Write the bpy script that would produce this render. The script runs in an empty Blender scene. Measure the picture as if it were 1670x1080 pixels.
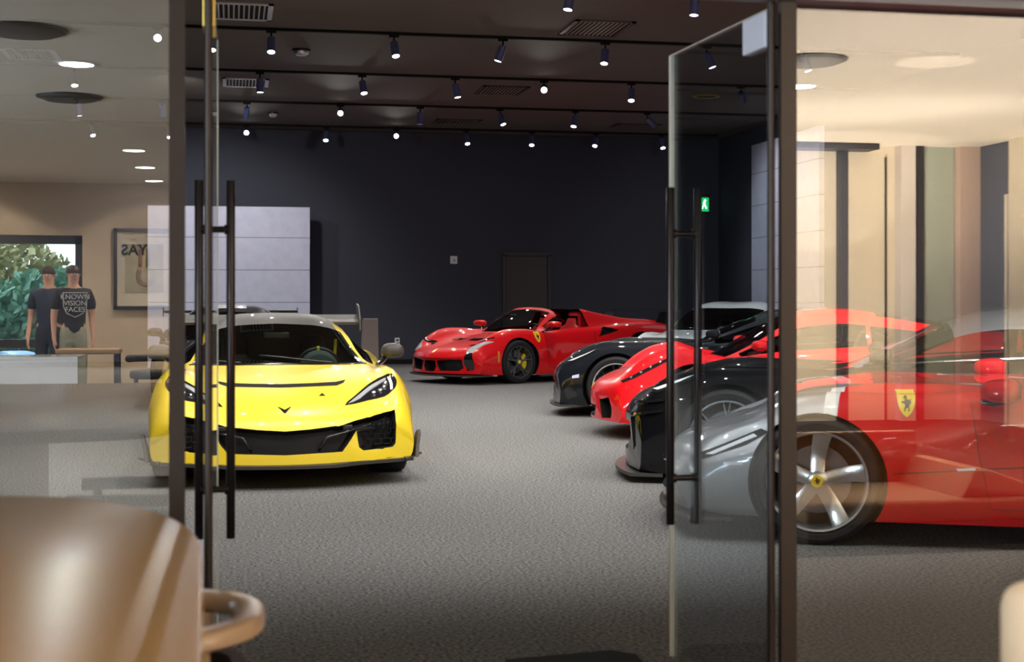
import bpy, bmesh, math, random
import numpy as np
from mathutils import Vector, Matrix
from mathutils.bvhtree import BVHTree
from mathutils.geometry import delaunay_2d_cdt
random.seed(7)
SC = bpy.context.scene
COL = SC.collection
PI = math.pi

# ------------------------------------------------------------------ materials
def mat(name, color, rough=0.5, metal=0.0, coat=0.0, emit=None, estr=0.0, spec=0.5, noise=None, bump=0.0, bscale=200.0):
    m = bpy.data.materials.new(name); m.use_nodes = True
    nt = m.node_tree; b = nt.nodes['Principled BSDF']
    b.inputs['Base Color'].default_value = (*color, 1)
    b.inputs['Roughness'].default_value = rough
    b.inputs['Metallic'].default_value = metal
    b.inputs['Specular IOR Level'].default_value = spec
    if coat:
        b.inputs['Coat Weight'].default_value = coat
        b.inputs['Coat Roughness'].default_value = 0.02
    if emit:
        b.inputs['Emission Color'].default_value = (*emit, 1)
        b.inputs['Emission Strength'].default_value = estr
    if noise or bump:
        tc = nt.nodes.new('ShaderNodeTexCoord')
        n = nt.nodes.new('ShaderNodeTexNoise')
        n.inputs['Scale'].default_value = noise[1] if noise else bscale
        n.inputs['Detail'].default_value = 4
        nt.links.new(tc.outputs['Object'], n.inputs['Vector'])
        if noise:
            c2, sc = noise[0], noise[1]
            r = nt.nodes.new('ShaderNodeValToRGB')
            r.color_ramp.elements[0].position = 0.35; r.color_ramp.elements[1].position = 0.65
            r.color_ramp.elements[0].color = (*color, 1); r.color_ramp.elements[1].color = (*c2, 1)
            nt.links.new(n.outputs['Fac'], r.inputs['Fac'])
            nt.links.new(r.outputs['Color'], b.inputs['Base Color'])
        if bump:
            n2 = nt.nodes.new('ShaderNodeTexNoise'); n2.inputs['Scale'].default_value = bscale
            nt.links.new(tc.outputs['Object'], n2.inputs['Vector'])
            bp = nt.nodes.new('ShaderNodeBump'); bp.inputs['Strength'].default_value = bump
            bp.inputs['Distance'].default_value = 0.01
            nt.links.new(n2.outputs['Fac'], bp.inputs['Height'])
            nt.links.new(bp.outputs['Normal'], b.inputs['Normal'])
    return m

def glassmat(name, tint, refl, f90=1.0, rough=0.0):
    """clear sheet: tinted transparency + mirror reflection rising towards grazing"""
    m = bpy.data.materials.new(name); m.use_nodes = True
    nt = m.node_tree; nt.nodes.clear()
    out = nt.nodes.new('ShaderNodeOutputMaterial')
    tr = nt.nodes.new('ShaderNodeBsdfTransparent'); tr.inputs['Color'].default_value = (*tint, 1)
    gl = nt.nodes.new('ShaderNodeBsdfGlossy'); gl.inputs['Roughness'].default_value = rough
    gl.inputs['Color'].default_value = (1, 1, 1, 1)
    lw = nt.nodes.new('ShaderNodeLayerWeight'); lw.inputs['Blend'].default_value = 0.5
    # schlick-like: refl + (f90-refl)*facing^5
    p = nt.nodes.new('ShaderNodeMath'); p.operation = 'POWER'; p.inputs[1].default_value = 4.0
    mm = nt.nodes.new('ShaderNodeMath'); mm.operation = 'MULTIPLY_ADD'
    mm.inputs[1].default_value = (f90 - refl); mm.inputs[2].default_value = refl
    mx = nt.nodes.new('ShaderNodeMixShader')
    nt.links.new(lw.outputs['Facing'], p.inputs[0]); nt.links.new(p.outputs[0], mm.inputs[0])
    nt.links.new(mm.outputs[0], mx.inputs['Fac'])
    nt.links.new(tr.outputs[0], mx.inputs[1]); nt.links.new(gl.outputs[0], mx.inputs[2])
    nt.links.new(mx.outputs[0], out.inputs['Surface'])
    return m

# ------------------------------------------------------------------ object plumbing
def link(o, parent=None):
    COL.objects.link(o)
    if parent is not None: o.parent = parent
    return o

def obj(name, bm, m=None, parent=None, smooth=False, loc=None, rot=None, angle=None):
    if isinstance(bm, bpy.types.Mesh): me = bm
    else:
        bmesh.ops.recalc_face_normals(bm, faces=bm.faces[:])
        me = bpy.data.meshes.new(name); bm.to_mesh(me); bm.free()
    if m is not None:
        for x in (m if isinstance(m, (list, tuple)) else [m]): me.materials.append(x)
    if smooth:
        me.shade_smooth()
        if angle: me.set_sharp_from_angle(angle=math.radians(angle))
    o = bpy.data.objects.new(name, me); link(o, parent)
    if loc is not None: o.location = loc
    if rot is not None: o.rotation_euler = rot
    return o

def thing(name, label, cat, loc=(0, 0, 0), rotz=0.0, group=None):
    o = bpy.data.objects.new(name, None); o.empty_display_size = 0.1
    link(o); o.location = loc; o.rotation_euler = (0, 0, rotz)
    return tag(o, label, cat, group)

def tag(o, label=None, cat=None, group=None, kind=None):
    if label: o['label'] = label
    if cat: o['category'] = cat
    if group: o['group'] = group
    if kind: o['kind'] = kind
    return o

def struct(name, bm, m, label=None, cat=None, **k):
    o = obj(name, bm, m, **k)
    return tag(o, label, cat or name.split('_')[0], None, 'structure')

def dup(root, loc, rotz=None, label=None):
    r = root.copy(); COL.objects.link(r); r.location = loc
    if rotz is not None: r.rotation_euler = (0, 0, rotz)
    if label: r['label'] = label
    for ch in list(root.children):
        c = ch.copy(); COL.objects.link(c); c.parent = r
        for g in ch.children:
            d = g.copy(); COL.objects.link(d); d.parent = c
    return r

# ------------------------------------------------------------------ bmesh shapes
def BM(): return bmesh.new()

def add_box(bm, c, s, bev=0.0, seg=2, rot=None):
    t = bmesh.new()
    bmesh.ops.create_cube(t, size=1)
    bmesh.ops.scale(t, vec=s, verts=t.verts)
    if bev: bmesh.ops.bevel(t, geom=t.edges[:], offset=bev, segments=seg, affect='EDGES', profile=0.5)
    if rot is not None: bmesh.ops.transform(t, matrix=rot.to_4x4(), verts=t.verts)
    bmesh.ops.translate(t, vec=c, verts=t.verts)
    merge(bm, t); return bm

def box(c, s, bev=0.0, seg=2, rot=None): return add_box(BM(), c, s, bev, seg, rot)

def box2(x0, x1, y0, y1, z0, z1, bev=0.0, seg=2):
    return box(((x0+x1)/2, (y0+y1)/2, (z0+z1)/2), (abs(x1-x0), abs(y1-y0), abs(z1-z0)), bev, seg)

def merge(bm, t):
    me = bpy.data.meshes.new('tmp'); t.to_mesh(me); t.free()
    bm.from_mesh(me); bpy.data.meshes.remove(me)

def add_lathe(bm, prof, n=32, axis='z', c=(0, 0, 0), closed=False):
    """prof: list of (r, h); revolved about axis"""
    rings = []
    for r, h in prof:
        ring = []
        if r < 1e-6:
            ring = [bm.verts.new((0, 0, h))]
        else:
            for i in range(n):
                a = 2*PI*i/n
                ring.append(bm.verts.new((r*math.cos(a), r*math.sin(a), h)))
        rings.append(ring)
    vs = [v for r in rings for v in r]
    pairs = list(zip(rings[:-1], rings[1:]))
    if closed: pairs.append((rings[-1], rings[0]))
    for a, b in pairs:
        for i in range(n):
            j = (i+1) % n
            if len(a) == 1 and len(b) == 1: continue
            if len(a) == 1: bm.faces.new((a[0], b[j], b[i]))
            elif len(b) == 1: bm.faces.new((a[i], a[j], b[0]))
            else: bm.faces.new((a[i], a[j], b[j], b[i]))
    if axis == 'y':
        for v in vs: v.co = Vector((v.co.x, v.co.z, v.co.y))
    elif axis == 'x':
        for v in vs: v.co = Vector((v.co.z, v.co.x, v.co.y))
    bmesh.ops.translate(bm, vec=c, verts=vs)
    return bm

def lathe(prof, n=32, axis='z', c=(0, 0, 0), closed=False): return add_lathe(BM(), prof, n, axis, c, closed)

def cyl(r, h, n=24, c=(0, 0, 0), axis='z', bev=0.0):
    b = min(bev, r*0.9)
    if b: return lathe([(0, 0), (r-b, 0), (r-b*.3, b*.3), (r, b), (r, h-b), (r-b*.3, h-b*.3), (r-b, h), (0, h)], n, axis, c)
    return lathe([(0, 0), (r, 0), (r, h), (0, h)], n, axis, c)

def add_tube(bm, pts, r, n=10, cap=True):
    """tube along polyline; r scalar or list"""
    pts = [Vector(p) for p in pts]
    rr = r if isinstance(r, (list, tuple)) else [r]*len(pts)
    up = Vector((0, 0, 1)); rings = []
    for i, p in enumerate(pts):
        t = (pts[min(i+1, len(pts)-1)] - pts[max(i-1, 0)]).normalized()
        u = up if abs(t.dot(up)) < 0.95 else Vector((1, 0, 0))
        a = t.cross(u).normalized(); b = a.cross(t).normalized()
        rings.append([bm.verts.new(p + (a*math.cos(2*PI*k/n) + b*math.sin(2*PI*k/n))*rr[i]) for k in range(n)])
    for A, B in zip(rings[:-1], rings[1:]):
        for k in range(n):
            bm.faces.new((A[k], A[(k+1) % n], B[(k+1) % n], B[k]))
    if cap:
        bm.faces.new(rings[0][::-1]); bm.faces.new(rings[-1])
    return bm

def tube(pts, r, n=10, cap=True): return add_tube(BM(), pts, r, n, cap)

def add_prism(bm, poly, h0, h1, axis='z', bev=0.0):
    """extrude 2D polygon; axis z:(x,y) x:(y,z) y:(x,z)"""
    t = bmesh.new()
    def P(p, h):
        return {'z': (p[0], p[1], h), 'x': (h, p[0], p[1]), 'y': (p[0], h, p[1])}[axis]
    a = [t.verts.new(P(p, h0)) for p in poly]; b = [t.verts.new(P(p, h1)) for p in poly]
    n = len(poly)
    t.faces.new(a[::-1]); t.faces.new(b)
    for i in range(n): t.faces.new((a[i], a[(i+1) % n], b[(i+1) % n], b[i]))
    bmesh.ops.recalc_face_normals(t, faces=t.faces[:])
    if bev:
        es = [e for e in t.edges if (e.verts[0] in a) == (e.verts[1] in a)]
        bmesh.ops.bevel(t, geom=es, offset=bev, segments=2, affect='EDGES', profile=0.5)
    merge(bm, t); return bm

def prism(poly, h0, h1, axis='z', bev=0.0): return add_prism(BM(), poly, h0, h1, axis, bev)

def smooth_path(pts, n=8, closed=False):
    P = [np.array(p, float) for p in pts]; out = []
    N = len(P)
    rng = range(N) if closed else range(N-1)
    for i in rng:
        p0 = P[(i-1) % N] if closed or i > 0 else 2*P[0]-P[1]
        p1 = P[i]; p2 = P[(i+1) % N]
        p3 = P[(i+2) % N] if closed or i < N-2 else 2*P[-1]-P[-2]
        for k in range(n):
            t = k/n
            out.append(tuple(0.5*((2*p1)+(-p0+p2)*t+(2*p0-5*p1+4*p2-p3)*t*t+(-p0+3*p1-3*p2+p3)*t**3)))
    if not closed: out.append(tuple(P[-1]))
    return out

def text_mesh(s, size, ext=0.002, align='CENTER', bold=0.0):
    cu = bpy.data.curves.new('txt', 'FONT'); cu.body = s; cu.size = size; cu.extrude = ext
    cu.align_x = align; cu.align_y = 'CENTER'; cu.offset = bold
    o = bpy.data.objects.new('txt', cu); COL.objects.link(o)
    dg = bpy.context.evaluated_depsgraph_get()
    me = bpy.data.meshes.new_from_object(o.evaluated_get(dg))
    bpy.data.objects.remove(o); bpy.data.curves.remove(cu)
    return me

def text_obj(name, s, size, m, parent, M4, bold=0.0, ext=0.002, align='CENTER'):
    me = text_mesh(s, size, ext, align, bold); me.transform(M4)
    if M4.determinant() < 0: me.flip_normals()
    return obj(name, me, m, parent)

# ------------------------------------------------------------------ interpolation
def pchip(xk, yk):
    xk = np.asarray(xk, float); yk = np.asarray(yk, float)
    if len(xk) == 1: return lambda x: np.full(np.shape(x), yk[0])
    h = np.diff(xk); d = np.diff(yk)/h; n = len(xk)
    m = np.zeros(n)
    if n == 2: m[:] = d[0]
    else:
        for i in range(1, n-1):
            if d[i-1]*d[i] > 0:
                w1 = 2*h[i]+h[i-1]; w2 = h[i]+2*h[i-1]
                m[i] = (w1+w2)/(w1/d[i-1]+w2/d[i])
        m[0] = d[0]; m[-1] = d[-1]
    def f(x):
        x = np.clip(np.asarray(x, float), xk[0], xk[-1])
        i = np.clip(np.searchsorted(xk, x, side='right')-1, 0, n-2)
        t = (x-xk[i])/h[i]
        return ((1+2*t)*(1-t)**2*yk[i] + t*(1-t)**2*h[i]*m[i] + t*t*(3-2*t)*yk[i+1] + t*t*(t-1)*h[i]*m[i+1])
    return f
# ------------------------------------------------------------------ camera & world
cam = bpy.data.cameras.new('camera'); co = bpy.data.objects.new('camera', cam); COL.objects.link(co)
co.location = (0, 0, 1.33); co.rotation_euler = (PI/2, 0, math.radians(-11.1))
cam.sensor_width = 36; cam.lens = 50.0; cam.shift_y = -0.0305
cam.clip_start = 0.05; cam.clip_end = 400
cam.dof.use_dof = True; cam.dof.focus_distance = 13.0; cam.dof.aperture_fstop = 4.0
SC.camera = co
w = bpy.data.worlds.new('sky'); SC.world = w; w.use_nodes = True
nt = w.node_tree; bg = nt.nodes['Background']
bg.inputs[0].default_value = (.80, .91, 1, 1); bg.inputs[1].default_value = 9.0   # bright overcast sky
vs = SC.view_settings; vs.view_transform = 'Standard'; vs.look = 'None'; vs.gamma = 1; vs.use_curve_mapping = False
vs.exposure = 0.0
SC.cycles.use_denoising = True
SC.cycles.transparent_max_bounces = 32
SC.cycles.max_bounces = 10; SC.cycles.glossy_bounces = 6; SC.cycles.transmission_bounces = 6; SC.cycles.diffuse_bounces = 4
SC.cycles.sample_clamp_indirect = 6.0
SC.cycles.caustics_reflective = False; SC.cycles.caustics_refractive = False

# ------------------------------------------------------------------ materials
M = {}
M['carpet'] = mat('grey_carpet', (.07, .07, .07), .95, noise=((.275, .273, .268), 60), bump=.6, bscale=260, spec=.1)
M['navy'] = mat('navy_wall_paint', (.055, .060, .082), .8, spec=.2)
M['ceil'] = mat('charcoal_ceiling', (.135, .118, .104), .85, spec=.2)
M['black'] = mat('black_metal', (.012, .012, .013), .45)
M['mblack'] = mat('matt_black', (.008, .008, .008), .8, spec=.2)
M['bronze'] = mat('dark_bronze_frame', (.034, .024, .02), .45, metal=.3)
M['rail'] = mat('bronze_pull_rail', (.035, .028, .028), .3, metal=.8)
M['silver'] = mat('brushed_silver', (.62, .63, .68), .3, metal=1)
M['gold_tone'] = mat('gold_tone_metal', (.75, .55, .12), .35, metal=.8)  # gold reflection on the left door's fitting is put into this yellow
M['can'] = mat('blue_lit_can', (.10, .12, .30), .4)  # blue light falling on the black cans is put into their colour
M['lens'] = mat('lamp_lens', (1, 1, 1), .3, emit=(1, .93, .82), estr=22)
M['lensdim'] = mat('lamp_lens_turned', (1, 1, 1), .3, emit=(1, .95, .9), estr=5)
M['down'] = mat('downlight_diffuser', (1, 1, 1), .3, emit=(1, .93, .84), estr=40)
M['white'] = mat('white_plastic', (.75, .76, .8), .4)
M['stone'] = None
M['tan'] = mat('tan_wall_plaster', (.55, .44, .33), .8, noise=((.58, .47, .355), 3), bump=.15, bscale=60)
M['fceil'] = mat('warm_white_ceiling', (.74, .67, .57), .8)
M['tdoor'] = mat('grey_brown_door', (.045, .042, .04), .6)
M['taupe'] = mat('taupe_laminate', (.32, .27, .25), .5)

def stone():
    m = mat('pale_stone_tile', (.62, .63, .72), .55, bump=.25, bscale=35)
    nt = m.node_tree; b = nt.nodes['Principled BSDF']
    tc = nt.nodes.new('ShaderNodeTexCoord'); sp = nt.nodes.new('ShaderNodeSeparateXYZ')
    nt.links.new(tc.outputs['Object'], sp.inputs[0])
    md = nt.nodes.new('ShaderNodeMath'); md.operation = 'PINGPONG'; md.inputs[1].default_value = .32
    nt.links.new(sp.outputs['Z'], md.inputs[0])
    lt = nt.nodes.new('ShaderNodeMath'); lt.operation = 'LESS_THAN'; lt.inputs[1].default_value = .008
    nt.links.new(md.outputs[0], lt.inputs[0])
    mx = nt.nodes.new('ShaderNodeMix'); mx.data_type = 'RGBA'
    n = nt.nodes.new('ShaderNodeTexNoise'); n.inputs['Scale'].default_value = 6; n.inputs['Detail'].default_value = 8
    nt.links.new(tc.outputs['Object'], n.inputs['Vector'])
    r = nt.nodes.new('ShaderNodeValToRGB'); r.color_ramp.elements[0].color = (.46, .48, .64, 1); r.color_ramp.elements[1].color = (.62, .64, .80, 1)
    nt.links.new(n.outputs['Fac'], r.inputs['Fac']); nt.links.new(r.outputs['Color'], mx.inputs[6])
    mx.inputs[7].default_value = (.22, .23, .30, 1)
    nt.links.new(lt.outputs[0], mx.inputs[0]); nt.links.new(mx.outputs[2], b.inputs['Base Color'])
    return m
M['stone'] = stone()

# ------------------------------------------------------------------ showroom shell
YG = 4.10            # plane of the glass front
XL, XR, YB, HC = -9.0, 10.3, 29.3, 4.8
FC, YF = 3.02, -13.2  # foyer ceiling, foyer end wall
struct('floor', box2(XL-.2, XR+.2, YF-.2, YB+.2, -.15, 0), M['carpet'])
struct('ceiling_showroom', box2(XL-.2, XR+.2, YG, YB+.2, HC, HC+.15), M['ceil'])
struct('wall_back', box2(XL-.2, XR+.2, YB, YB+.2, 0, HC), M['navy'])
struct('wall_left', box2(XL-.2, XL, YG+.06, YB, 0, HC), M['navy'])
struct('wall_right', box2(XR, XR+.2, YG+.06, YB, 0, HC), M['navy'])
struct('baseboard_back', box2(XL, XR, YB-.015, YB, 0, .1), M['mblack'])
p = struct('wall_panel_left', box2(-1.63, 1.5, 28.55, 28.75, 0, 3.17), M['stone'], cat='wall')
p = struct('wall_panel_right', box2(XR-.1, XR, 23.7, 27.05, 0, 4.42), M['stone'], cat='wall')
# back door
d = struct('door_1', box2(5.62, 6.5, YB-.02, YB, .01, 2.24), M['tdoor'], 'dark grey flush door in the back wall', 'door')
fr = BM(); add_box(fr, (5.575, YB-.025, 1.14), (.07, .05, 2.28)); add_box(fr, (6.545, YB-.025, 1.14), (.07, .05, 2.28)); add_box(fr, (6.06, YB-.025, 2.29), (1.04, .05, .07))
obj('door_frame', fr, M['black'], d)
obj('door_handle', tube([(5.7, YB-.02, 1.02), (5.7, YB-.07, 1.02), (5.83, YB-.07, 1.02)], .01), M['silver'], d)

# wall plate & outlet
t = thing('wall_switch_plate', 'small white square control plate on the navy back wall left of the door', 'switch', (4.51, YB, 2.16))
obj('plate', box((0, -.012, 0), (.15, .024, .16), .006), M['white'], t)
obj('switch_button', box((.01, -.028, -.01), (.03, .01, .05), .004), mat('grey_button', (.2, .2, .25), .4), t)
t = thing('wall_outlet', 'white electrical outlet low on the navy back wall', 'outlet', (3.33, YB, .46))
obj('plate', box((0, -.012, 0), (.1, .024, .17), .006), M['white'], t)
for s in (-1, 1): obj('socket', box((0, -.026, s*.035), (.045, .008, .04), .003), M['black'], t)
# exit sign
t = thing('exit_sign', 'green lit exit sign high on the dark back wall', 'sign', (9.94, YB, 3.40))
obj('housing', box((0, -.04, 0), (.3, .08, .42), .01), M['black'], t)
gm = mat('exit_green', (.0, .25, .06), .4, emit=(.02, .9, .22), estr=1.0)
obj('lit_face', box((0, -.083, -.02), (.21, .006, .3), .0), gm, t)
wm = mat('exit_white', (1, 1, 1), .4, emit=(.9, 1, .9), estr=2.5)
# running figure pictogram
pg = BM()
add_prism(pg, [(.02+.028*math.cos(a*PI/5), .085+.028*math.sin(a*PI/5)) for a in range(10)], -.092, -.087, 'y')
add_prism(pg, [(-.03, .05), (.03, .055), (.035, .0), (.07, -.09), (.04, -.1), (.0, -.02), (-.03, -.1), (-.06, -.1), (-.025, .0)], -.092, -.087, 'y')
obj('pictogram', pg, wm, t).location = (0, 0, -.02)
# tall taupe plinth in front of the back wall
t = thing('display_plinth', 'tall taupe rectangular plinth standing behind the yellow car', 'plinth', (2.36, 25.0, 0))
obj('plinth_body', prism([(-.17, 0.03), (.15, 0.03), (.13, 1.0), (-.12, 1.0)], -.13, .13, 'y', .012), M['taupe'], t)
obj('plinth_base', box((0, 0, .015), (.36, .3, .03), .005), M['black'], t)

# ------------------------------------------------------------------ ceiling fittings
TR = {15.0: [3.59, 5.0], 18.4: [-.93, .48, 2.05, 3.49, 4.88, 6.3, 7.7], 21.8: [-2.3, -.9, .4, 1.94, 3.38, 4.79, 6.21, 8.04],
      25.2: [-2.6, -1.2, .24, 1.86, 3.28, 4.72, 6.12, 7.48], 28.5: [-2.7, -1.2, .26, 1.82, 3.22, 4.64, 6.01, 7.36, 8.77]}
rown = {15.0: 'nearest', 18.4: 'second nearest', 21.8: 'third', 25.2: 'fourth', 28.5: 'farthest'}
ordn = ['first', 'second', 'third', 'fourth', 'fifth', 'sixth', 'seventh', 'eighth', 'ninth']
for Y in TR:
    t = tag(obj('ceiling_track', box2(XL+.3, XR-.3, Y-.03, Y+.03, HC-.035, HC), M['mblack']),
            f'long black lighting track across the ceiling, {rown[Y]} of the five to the glass doors', 'track', 'lighting tracks on the ceiling')
proto = thing('track_spotlight', 'x', 'spotlight', (0, 0, 0), 0, 'spotlights on the ceiling tracks')
obj('adapter', box((0, 0, -.05), (.13, .036, .03), .004), M['mblack'], proto)
obj('swivel', cyl(.012, .07, 10, (0, 0, -.13)), M['mblack'], proto)
spots = []
tilts = {}
first = True
for Y, xs in TR.items():
    for k, X in enumerate(xs):
        lab = f'black cylinder spotlight, {ordn[k]} from the left on the {rown[Y]} ceiling track'
        if first: r = proto; r.location = (X, Y, HC-.0); r['label'] = lab; first = False
        else: r = dup(proto, (X, Y, HC), None, lab)
        spots.append((r, X, Y, k))
canbm = lathe([(0, 0), (.048, 0), (.053, -.006), (.053, -.21), (.049, -.21), (.046, -.2), (0, -.2)], 20)
bmesh.ops.recalc_face_normals(canbm, faces=canbm.faces[:])
canme = bpy.data.meshes.new('can'); canbm.to_mesh(canme); canbm.free(); canme.materials.append(M['can']); canme.shade_smooth(); canme.set_sharp_from_angle(angle=.6)
lensbm = cyl(.045, .004, 20, (0, 0, -.207)); lensme = bpy.data.meshes.new('lens'); lensbm.to_mesh(lensme); lensbm.free(); lensme.materials.append(M['lens'])
rnd = random.Random(3)
FACE = {(18.4, 0): 1, (21.8, 5): 1, (25.2, 3): 1, (28.5, 2): 1, (28.5, 4): 1, (28.5, 3): .6, (28.5, 7): .6, (18.4, 1): .3, (25.2, 7): .3}

def lamp(name, loc, target, power, size=110, blend=.7, color=(1, .965, .92), radius=.035):
    l = bpy.data.lights.new(name, 'SPOT'); l.energy = power; l.spot_size = math.radians(size); l.spot_blend = blend
    l.color = color; l.shadow_soft_size = radius
    o = bpy.data.objects.new(name, l); COL.objects.link(o); o.location = loc
    o.rotation_euler = (Vector(target)-Vector(loc)).to_track_quat('-Z', 'Y').to_euler()
    return o
LP = 190
for r, X, Y, k in spots:
    f = FACE.get((Y, k), 0)
    if f >= 1: dr = Vector((-X, -Y, 1.33-4.6)).normalized()*1.0 + Vector((0, 0, -.25))
    elif f: dr = Vector((-X*.04, -.55*f-.25, -1))
    else: dr = Vector((rnd.uniform(-.35, .35), rnd.uniform(-.45, .15) if Y < 28 else -.5, -1))
    if (Y, k) == (25.2, 7) or (Y, k) == (21.8, 7): dr = Vector((10.3, 25.3, 1.8))-Vector((X, Y, 4.6))
    if (Y, k) in ((21.8, 1), (25.2, 1), (25.2, 2)): dr = Vector((-.3+X*.6, 28.6, 1.4))-Vector((X, Y, 4.6))
    dr.normalize()
    q = dr.to_track_quat('-Z', 'Y').to_euler()
    c = obj('can', canme, None, r); c.location = (0, 0, -.13); c.rotation_euler = q
    l = obj('lens', lensme, None, r); l.location = (0, 0, -.13); l.rotation_euler = q
    base = Vector((X, Y, HC-.13))
    if X > -3: lamp('spot_lamp', base + dr*.23, base + dr*4, LP*(.55 if Y > 28 else 1), 62 if f >= 1 else (80 if Y > 28 else 100))
# nearer rows: out of the picture above the door opening
for Y in (5.6, 8.4, 11.6, 15.0):
    for X in ((-5, -2.2, .6, 1.9, 6.4, 7.9) if Y == 15.0 else (-4.6, -1.8, -.4, 1.0, 2.4, 3.8, 5.2, 6.6, 8.0)):
        lamp('spot_lamp', (X, Y, HC-.33), (X+rnd.uniform(-1, 1), Y+rnd.uniform(.6, 3.0)+(2.6 if Y < 8 else 0), 0), LP*{5.6: 1.6 if X > 4 else .75, 8.4: 1.1, 11.6: 1.3, 15.0: 1.3}[Y], 100)

# air diffusers in the ceiling
def vent(X, Y, wd, dp, lab, light):
    t = thing('ceiling_vent', lab, 'vent', (X, Y, HC), 0, 'air diffusers in the ceiling')
    fr = BM()
    for s in (-1, 1):
        add_box(fr, (s*(wd/2-.03), 0, -.008), (.06, dp, .016)); add_box(fr, (0, s*(dp/2-.03), -.008), (wd, .06, .016))
    obj('vent_frame', fr, mat('vent_frame', (.55, .57, .68) if light else (.05, .04, .035), .45), t)
    obj('vent_back', box((0, 0, -.003), (wd-.1, dp-.1, .004)), M['mblack'], t)
    sl = BM(); n = 11
    for i in range(n):
        x = -wd/2+.1+(wd-.2)*i/(n-1)
        add_box(sl, (x, 0, -.009), (.018, dp-.14, .012), rot=Matrix.Rotation(.5, 3, 'Y'))
    obj('vent_slats', sl, mat('vent_slat', (.5, .48, .45) if light else (.28, .2, .16), .5), t)
vent(.07, 17.4, .8, 1.0, 'pale rectangular air diffuser in the ceiling nearest the left door', True)
vent(.2, 23.1, .72, .9, 'pale air diffuser in the ceiling behind the third lighting track, at the left', True)
vent(4.55, 17.6, .78, 1.0, 'dark square air diffuser in the ceiling nearest the door opening', False)
vent(4.36, 23.1, .78, .9, 'dark air diffuser in the middle of the ceiling between third and fourth tracks', False)
vent(4.27, 27.3, .9, .6, 'dark air diffuser at the rear of the ceiling, left of its neighbour', False)
vent(7.87, 27.3, .9, .6, 'dark air diffuser at the rear of the ceiling, right of its neighbour', False)
vent(-2.8, 21.0, .72, .9, 'pale air diffuser in the ceiling seen through the left fixed glass', True)
def detector(X, Y, lab, r=.12, m='white'):
    t = thing('smoke_detector', lab, 'detector', (X, Y, HC))
    obj('detector_base', cyl(r, .03, 24, (0, 0, -.03)), M['black'], t, True, angle=40)
    obj('detector_dome', lathe([(r*.8, -.03), (r*.75, -.06), (r*.5, -.085), (0, -.09)], 24), M[m], t, True)
detector(.93, 19.9, 'round smoke detector with chrome dome behind the second nearest track', .13, 'silver')
detector(.73, 26.7, 'small white ceiling detector behind the fourth lighting track', .09)
t = thing('ceiling_speaker', 'round dark speaker grille in the ceiling, seen through the right glass door', 'speaker', (7.9, 23.1, HC))
obj('speaker_ring', lathe([(.17, 0), (.24, 0), (.24, -.02), (.17, -.02)], 32, closed=True), M['gold_tone'], t)
obj('speaker_grille', cyl(.17, .012, 32, (0, 0, -.012)), M['black'], t)
# ------------------------------------------------------------------ glass front
G_SIDE = glassmat('sidelight_glass', (.96, .97, .96), .135)
G_DOOR = glassmat('door_glass', (.88, .93, .96), .035)
G_EDGE = mat('glass_edge', (.85, .80, .68), .3)
HT = 2.25
struct('wall_header', box2(XL-.2, XR+.2, YG-.06, YG+.06, HT+.02, HC), mat('header_plaster', (.30, .26, .23), .7), cat='wall')
struct('trim_header', box2(-2.6, 4.6, YG-.035, YG+.035, HT-.008, HT+.02), mat('grey_header_trim', (.20, .19, .20), .5), cat='trim')
struct('trim_post_left', box2(-.176, -.132, YG-.012, YG+.012, 0, HT), M['bronze'], cat='trim')
struct('trim_post_right', box2(1.637, 1.687, YG-.012, YG+.012, 0, HT), M['bronze'], cat='trim')
struct('trim_post_far_right', box2(4.5, 4.58, YG-.04, YG+.04, 0, HT), M['bronze'], cat='trim')
struct('trim_post_far_left', box2(-2.6, -2.52, YG-.04, YG+.04, 0, HT), M['bronze'], cat='trim')
struct('wall_front_left', box2(XL-.2, -2.6, YG-.06, YG+.06, 0, HT+.02), M['navy'], cat='wall')
struct('wall_front_right', box2(4.58, XR+.2, YG-.06, YG+.06, 0, HT+.02), M['navy'], cat='wall')
struct('window_1', box2(-2.52, -.176, YG-.006, YG+.006, .02, HT-.03), G_SIDE, 'large fixed glass pane left of the door opening, reflecting the tan foyer', 'window')
struct('window_2', box2(1.687, 4.5, YG-.006, YG+.006, .02, HT-.03), G_SIDE, 'large fixed glass pane right of the door opening, in front of the red and silver car', 'window')

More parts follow.
